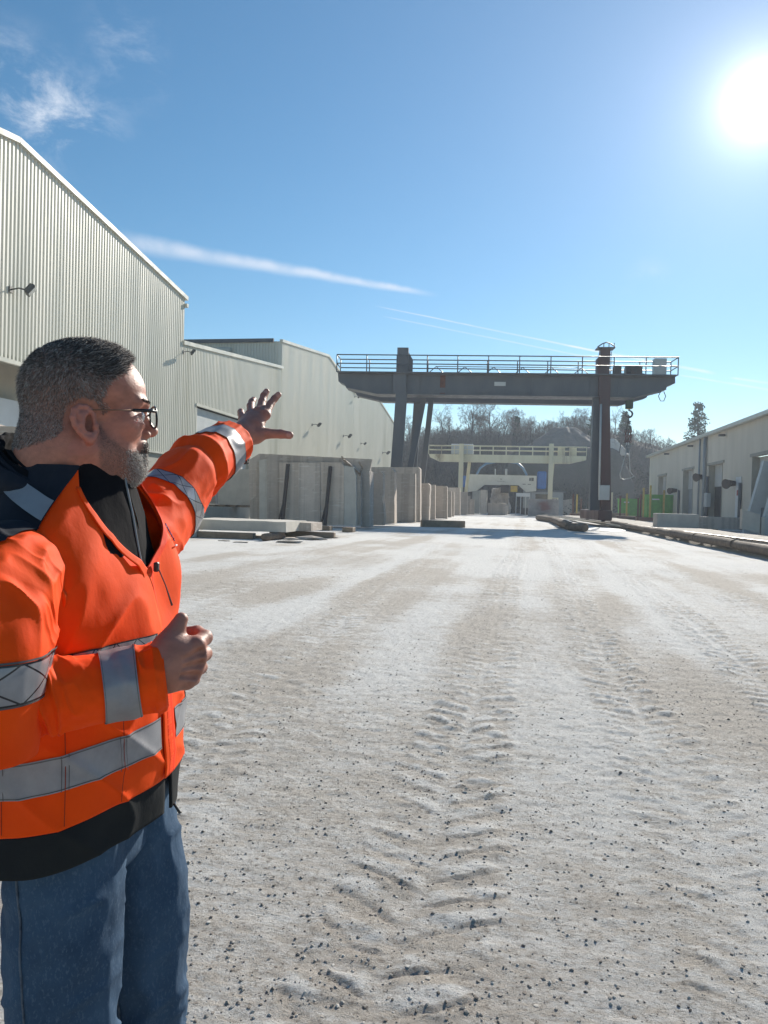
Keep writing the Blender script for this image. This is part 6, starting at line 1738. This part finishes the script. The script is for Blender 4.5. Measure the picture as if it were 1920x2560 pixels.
# ---- sleeves
def sleeve(name, path, rr, folds, nr=120, nc=72, seed=0, squash=None):
    """returns function (v, u) -> point and builds the tube"""
    P = np.array(path, float); L_ = np.concatenate([[0], np.cumsum(np.linalg.norm(np.diff(P, axis=0), axis=1))]); L_ /= L_[-1]
    def cr(t):                                          # Catmull-Rom through the joints
        t = np.clip(t, 0, 1); i = min(max(np.searchsorted(L_, t) - 1, 0), len(P) - 2); u = (t - L_[i]) / (L_[i + 1] - L_[i])
        p0, p1, p2, p3 = P[max(i - 1, 0)], P[i], P[i + 1], P[min(i + 2, len(P) - 1)]
        return .5 * ((2 * p1) + (-p0 + p2) * u + (2 * p0 - 5 * p1 + 4 * p2 - p3) * u * u + (-p0 + 3 * p1 - 3 * p2 + p3) * u ** 3)
    N_ = 400; ts = np.linspace(0, 1, N_); C = np.array([cr(t) for t in ts]); T = np.gradient(C, axis=0); T /= np.linalg.norm(T, axis=1)[:, None]
    U = np.zeros_like(C); u0 = np.array([0, 0, 1.0]); u0 = u0 - T[0] * (u0 @ T[0])
    if np.linalg.norm(u0) < .2: u0 = np.array([1.0, 0, 0]) - T[0] * T[0][0]
    U[0] = u0 / np.linalg.norm(u0)
    for i in range(1, N_):
        q = U[i - 1] - T[i] * (U[i - 1] @ T[i]); U[i] = q / np.linalg.norm(q)
    Bn = np.cross(T, U); RR = np.interp(ts, L_, rr)
    for _ in range(25): RR = np.convolve(np.pad(RR, 2, mode='edge'), np.ones(5) / 5, 'valid')
    def pt(v, a, off=0.0):
        v = np.asarray(v, float); a = np.asarray(a, float)
        def I(A): return np.stack([np.interp(v, ts, A[:, k]) for k in range(3)], -1)
        c, u, b = I(C), I(U), I(Bn); r = np.interp(v, ts, RR)
        n = u * np.cos(a)[..., None] + b * np.sin(a)[..., None]
        return c + n * (r + folds(v, a) + off)[..., None]
    vv, aa = np.meshgrid(np.linspace(0, 1, nr), np.linspace(0, 2 * math.pi, nc, endpoint=False), indexing='ij')
    o = grid_mesh(name, pt(vv, aa).reshape(-1, 3), nr, nc, M_orange, jacket, wrap=True)
    md = o.modifiers.new('thickness', 'SOLIDIFY'); md.thickness = .004; md.offset = -1
    return pt, o
def band(pt, v0, v1, mat, parent, name='reflective_tape', off=.0024, uvd=None, a0=0, a1=2 * math.pi, nc=96, nv=10, skew=None):
    vv, aa = np.meshgrid(np.linspace(0, 1, nv), np.linspace(a0, a1, nc), indexing='ij')
    v = v0 + (v1 - v0) * vv + (0 if skew is None else skew(aa))
    o = grid_mesh(name, pt(v, aa, off).reshape(-1, 3), nv, nc, mat, parent)
    if uvd:
        UV = np.stack([aa / (2 * math.pi) * uvd, vv, 0 * vv], -1).astype(np.float32)
        at = o.data.attributes.new('UVd', 'FLOAT_VECTOR', 'POINT'); at.data.foreach_set('vector', UV.ravel())
    return o
def ridge(x, p=3): return (1 - np.abs(x)).clip(0, 1) ** p
def folds_u(v, a):
    d = .003 * fbm(v * 4, np.cos(a) * 1.2, np.sin(a) * 1.2, 3, 41)
    q2 = vnoise(v * 7 + .9 * np.sin(a + .5), np.cos(a) * 1.6, np.sin(a) * 1.6, seed=47); d = d + .010 * (ridge(q2, 3) - .3) * sstep(.12, .3, v) * sstep(.72, .5, v)
    q3 = vnoise(v * 16 + 1.3 * np.cos(a), np.cos(a) * 1.2, np.sin(a) * 1.2, seed=49); d = d + .004 * (ridge(q3, 3) - .3) * sstep(.3, .45, v) * sstep(.66, .6, v)
    return d
def folds_f(v, a):
    d = .0025 * fbm(v * 5, np.cos(a) * 1.2, np.sin(a) * 1.2, 3, 43)
    el = np.exp(-((v - .34) / .13) ** 2)
    q = vnoise(v * 15 + .8 * np.cos(a + .6), np.cos(a) * 1.1, np.sin(a) * 1.1, seed=45); d = d + el * .012 * (ridge(q, 2.5) - .3)
    q = vnoise(v * 12 + .5 * np.cos(a), np.cos(a) * 1.5, np.sin(a) * 1.5, seed=46); d = d + .0045 * (ridge(q, 3) - .3) * sstep(.7, .8, v)
    d = d + .004 * ridge((v - .93) / .05, 1.2)
    return d - .004 * sstep(.975, 1.0, v)
Sr = np.array([-.020, -.186, 1.350])
wrc = L(412, 1690, 1.045)
up1 = L(-47, 1668, .925); up2 = L(-62, 1880, .930)
path_u = [Sr + np.array([.012, .080, -.015]), Sr + np.array([-.002, -.012, -.030]), Sr * .42 + up1 * .58 + np.array([-.004, -.006, .01]), up1, up2]
pt_u, sl_r = sleeve('sleeve', path_u, [.072, .085, .082, .078, .070], lambda v, a: folds_u(v, a), nr=240, nc=150)
path_r = [L(-70, 1790, .950), L(0, 1766, .957), L(120, 1743, .985), L(270, 1716, 1.02), wrc]
pt_r, sl_f = sleeve('forearm_sleeve', path_r, [.050, .052, .050, .047, .045], lambda v, a: folds_f(v, a), nr=200, nc=120)
_Lf = sum(np.linalg.norm(np.diff(np.array(path_r), axis=0), axis=1)); _Lu = sum(np.linalg.norm(np.diff(np.array(path_u), axis=0), axis=1))
v_t = 1 - .062 / _Lf; hw_ = .0225 / _Lf
band(pt_r, v_t - hw_, v_t + hw_, M_tape, jacket)
for e in (v_t - hw_ * .92, v_t + hw_ * .92): band(pt_r, e - .0013, e + .0013, M_seam, jacket, 'tape_stitching', .003, nv=2)
def cut_patch(src, planes, off, mat, name, parent):
    """clean-edged patch cut from a garment surface, lying just on top of it"""
    bm = bmesh.new(); bm.from_mesh(src.data); bm.normal_update()
    for v in bm.verts: v.co += v.normal * off
    for co, no in planes:
        g_ = bm.verts[:] + bm.edges[:] + bm.faces[:]
        bmesh.ops.bisect_plane(bm, geom=g_, plane_co=Vector(tuple(co)), plane_no=Vector(tuple(no)), clear_outer=True)
    me = bpy.data.meshes.new(name); bm.to_mesh(me); bm.free()
    me.materials.clear(); me.materials.append(mat)
    for p_ in me.polygons: p_.use_smooth = True
    return link_mesh(name, me, parent)
arm_tape = cut_patch(sl_r, [((0, 0, 1.247), (.04, 0, 1)), ((0, 0, 1.197), (-.04, 0, -1))], .0024, M_tape_d, 'reflective_tape', jacket)
_co = np.array([v.co[:] for v in arm_tape.data.vertices]); _cx = _co.mean(0)
_uv = np.stack([np.arctan2(_co[:, 1] - _cx[1], _co[:, 0] - _cx[0]) / (2 * math.pi) * 9, (_co[:, 2] + .04 * _co[:, 0] - 1.197) / .05, 0 * _co[:, 0]], 1).astype(np.float32)
_at = arm_tape.data.attributes.new('UVd', 'FLOAT_VECTOR', 'POINT'); _at.data.foreach_set('vector', _uv.ravel())
for z_ in (1.196, 1.249): cut_patch(sl_r, [((0, 0, z_ + .0012), (.04, 0, 1)), ((0, 0, z_ - .0012), (-.04, 0, -1))], .0026, M_seam, 'tape_stitching', jacket)
yA, yB = L(100, 1232, 1.03), L(34, 1360, .985)
dline = yB - yA; npl = np.cross(dline, np.array([0, 1.0, 0])); npl /= np.linalg.norm(npl)
if npl[0] < 0: npl = -npl
lowB = (L(26, 1352, .985), np.array([.35, 0, -1.0]))
half = ((0, -.02, 0), (0, 1, 0))
cut_patch(jacket, [(yA, npl), lowB, half], .0035, M_navy, 'shoulder_yoke', jacket)
cut_patch(sl_r, [(yA, npl), lowB], .0035, M_navy, 'shoulder_yoke', jacket)
tA, tB = L(88, 1300, 1.0), L(58, 1238, 1.02)
upn = np.array([.46, 0, 1.0]); upn /= np.linalg.norm(upn)
for src in (sl_r, jacket):
    cut_patch(src, [(yA, npl), (L(37, 1236, 1.0), upn), (L(30, 1290, 1.0), -upn), half], .0062, M_tape, 'shoulder_tape', jacket)
def folds_l(v, a):
    d = .003 * fbm(v * 5, np.cos(a) * 1.2, np.sin(a) * 1.2, 3, 51)
    q = vnoise(v * 11 + .5 * np.cos(a), np.cos(a) * 1.5, np.sin(a) * 1.5, seed=53); d = d + .008 * (ridge(q, 3) - .3) * sstep(.42, .1, v)
    # one deep fold before the cuff tape
    d = d + .008 * (ridge((v - .655 - .035 * np.cos(a)) / .06, 1.5)) - .007 * ridge((v - .60 - .035 * np.cos(a)) / .05, 1.5)
    q = vnoise(v * 7 + .6 * np.sin(a), np.cos(a) * 2, np.sin(a) * 2, seed=57); d = d + .004 * (ridge(q, 3) - .3)
    return d - .003 * sstep(.985, 1, v)
Sl = np.array([.005, .176, 1.360])
e_l = L(478, 1180, 1.60); w_l = L(573, 1108, 1.80)
path_l = [Sl + np.array([-.03, -.07, .01]), Sl, Sl * .5 + e_l * .5 + np.array([0, 0, -.012]), e_l, e_l * .5 + w_l * .5, w_l]
pt_l, sl_l = sleeve('sleeve', path_l, [.082, .084, .074, .064, .060, .058], folds_l, nr=220, nc=130)
band(pt_l, .80, .90, M_tape, jacket)
for e in (.803, .897): band(pt_l, e - .0012, e + .0012, M_seam, jacket, 'tape_stitching', .003, nv=2)
band(pt_l, .36, .43, M_tape_d, jacket, uvd=11)
# dark inside of the cuffs
for pt_, nm in ((pt_r, 'r'), (pt_l, 'l')):
    vv, aa = np.meshgrid(np.linspace(.93, .995, 4), np.linspace(0, 2 * math.pi, 48), indexing='ij')
    V = pt_(vv, aa, -.006); grid_mesh('cuff_lining', V.reshape(-1, 3), 4, 48, M_hem, jacket)
# ---- watch on the left wrist
wt = empty('watch', (0, 0, 0)); wt.parent = person
wc = L(612, 1148, 1.80)
MB().tube([wc + np.array([0, .012, .02]), wc], .012, 10).build('strap', simple('silver_strap', (.5, .5, .52), None, 20, .25, .05, metal=.9), wt, True)
MB().box(tuple(wc), (.018, .03, .024), bev=.004).build('case', M_rubber, wt)
# ---- zip puller and cord
za = torso_pt(np.array([.02]), np.array([1.332]), np.array([.010]))[0]
MB().box(tuple(za), (.008, .010, .016), bev=.002).build('zip_slider', M_dark_steel, jacket)
MB().tube([za + np.array([.004, .0, -.004]), za + np.array([.012, .010, -.03]), za + np.array([.022, .016, -.065])], [.0011, .0011, .002], 6).build('zip_cord', M_seam, jacket, True)
zb_ = torso_pt(np.array([.0]), np.array([.915]), np.array([.004]))[0]
MB().tube([zb_, zb_ + np.array([.012, -.004, -.014])], .0022, 6).build('zip_end', M_rubber, jacket, True)
# printed badge on the far chest: blue marks only
pc = []
for k in range(16):
    z = 1.37 + .030 * (k / 15); pc.append(torso_pt(np.array([.60 + .10 * math.sin(k * 2.3)]), np.array([z]), np.array([.0045]))[0])
MB().tube(pc, .0012, 5).build('chest_print', simple('blue_print', (.10, .10, .35), None, 30, .6, 0), jacket)
MB().tube([torso_pt(np.array([t]), np.array([1.362]), np.array([.0045]))[0] for t in np.linspace(.46, .70, 9)], .0015, 5).build('chest_label', simple('white_print', (.7, .68, .72), None, 30, .6, 0), jacket)
# ---- jeans
def leg(name, path, rr, seed):
    n = 150; nc = 64; P = np.array(path); L_ = np.linspace(0, 1, len(P)); v = np.linspace(0, 1, n)
    C = np.stack([np.interp(v, L_, P[:, k]) for k in range(3)], 1)
    for _ in range(30): C[1:-1] = (C[:-2] + C[1:-1] * 2 + C[2:]) / 4
    r = np.interp(v, L_, rr); V = []
    a = np.linspace(0, 2 * math.pi, nc, endpoint=False)
    for i in range(n):
        d = .004 * fbm(np.full(nc, v[i] * 6), np.cos(a) * 1.2, np.sin(a) * 1.2, 3, seed)
        kn = math.exp(-((v[i] - .52) / .12) ** 2) + .5 * math.exp(-((v[i] - .06) / .1) ** 2) + .7 * math.exp(-((v[i] - .95) / .08) ** 2)
        q = vnoise(np.full(nc, v[i] * 20) + .9 * np.cos(a), np.cos(a) * 1.4, np.sin(a) * 1.4, seed=seed + 2)
        d = d + (.6 + kn) * .011 * (ridge(q, 2.5) - .3)
        V.append(np.stack([C[i, 0] + np.cos(a) * (r[i] * 1.06 + d), C[i, 1] + np.sin(a) * (r[i] * .98 + d), np.full(nc, C[i, 2])], -1))
    V = np.array(V)
    return V, n, nc
xr_ = [L(158, 2250, 1.12)[0], L(152, 2400, 1.12)[0], L(150, 2700, 1.12)[0]]; xl_ = [L(332, 2250, 1.31)[0], L(346, 2400, 1.31)[0], L(342, 2700, 1.31)[0]]
VR, n_, nc_ = leg('r', [(xr_[0] - .01, -.092, .99), (xr_[1], -.098, .75), (xr_[2], -.102, .52), (xr_[2] - .012, -.106, .28), (xr_[2] - .02, -.110, .055)], [.082, .077, .068, .066, .072], 71)
VL, _, _ = leg('l', [(xl_[0] - .035, .085, .99), (xl_[1], .090, .75), (xl_[2], .096, .52), (xl_[2] - .012, .104, .28), (xl_[2] - .02, .110, .055)], [.078, .076, .068, .066, .072], 75)
ANK = [(xr_[2] - .02, -.110), (xl_[2] - .02, .110)]
i = np.arange(n_ - 1)[:, None]; j = np.arange(nc_)[None]; Q = np.stack([i * nc_ + j, (i + 1) * nc_ + j, (i + 1) * nc_ + (j + 1) % nc_, i * nc_ + (j + 1) % nc_], -1).reshape(-1, 4)
pz = np.linspace(.80, .99, 24); pa = np.linspace(0, 2 * math.pi, nc_, endpoint=False)
PV = np.array([np.stack([.008 + np.cos(pa) * (.100 * sstep(.775, .87, z)), np.sin(pa) * (.160 * sstep(.775, .86, z)), np.full(nc_, z)], -1) for z in pz])
i2 = np.arange(23)[:, None]; Q2 = np.stack([i2 * nc_ + j, i2 * nc_ + (j + 1) % nc_, (i2 + 1) * nc_ + (j + 1) % nc_, (i2 + 1) * nc_ + j], -1).reshape(-1, 4)
jeans = np_mesh('jeans', np.concatenate([VR.reshape(-1, 3), VL.reshape(-1, 3), PV.reshape(-1, 3)]), np.concatenate([Q, Q + n_ * nc_, Q2 + 2 * n_ * nc_]), M_denim, person)
def seam_at(V, ang, name):
    k = int(ang / (2 * math.pi) * nc_) % nc_; c = V.mean(1); p = V[:, k] + (V[:, k] - c) * .015
    MB().tube(p[::3], .0016, 5).build(name, simple('denim_seam', (.10, .13, .17), (.04, .055, .08), 60, .8, .1), jeans, True)
seam_at(VR, R(255), 'side_seam'); seam_at(VL, R(262), 'inner_seam'); seam_at(VL, R(75), 'side_seam'); seam_at(VR, R(95), 'inner_seam')
# ---- boots
M_boot = simple('brown_boot', (.06, .04, .03), (.04, .03, .022), 20, .6, .3, 60, .003)
for (ax_, ay_) in ANK:
    bs = SDF((ax_ - .13, ay_ - .08, -.004), (ax_ + .24, ay_ + .08, .20), .006)
    bs.add(bs.cone((ax_, ay_, .19), (ax_ - .01, ay_, .07), .052, .050), .02); bs.add(bs.ell((ax_ + .06, ay_, .050), (.125, .050, .052)), .03); bs.add(bs.ell((ax_ + .13, ay_ + .003, .042), (.07, .052, .042)), .02)
    bs.F = np.maximum(bs.F, (.006 - bs.Z) + 0 * bs.F).astype(np.float32)
    bv_, bq_ = bs.mesh(); bo = np_mesh('boot', bv_, bq_, M_boot, person)
    MB().prism([(ax_ + .06 + .14 * math.cos(q), ay_ + .054 * math.sin(q)) for q in np.linspace(0, 2 * math.pi, 28, endpoint=False)], lambda u, w, d: (u, w, d), 0.0, .024).build('sole', M_rubber, bo)

print('HEAD_O', HEAD_O)
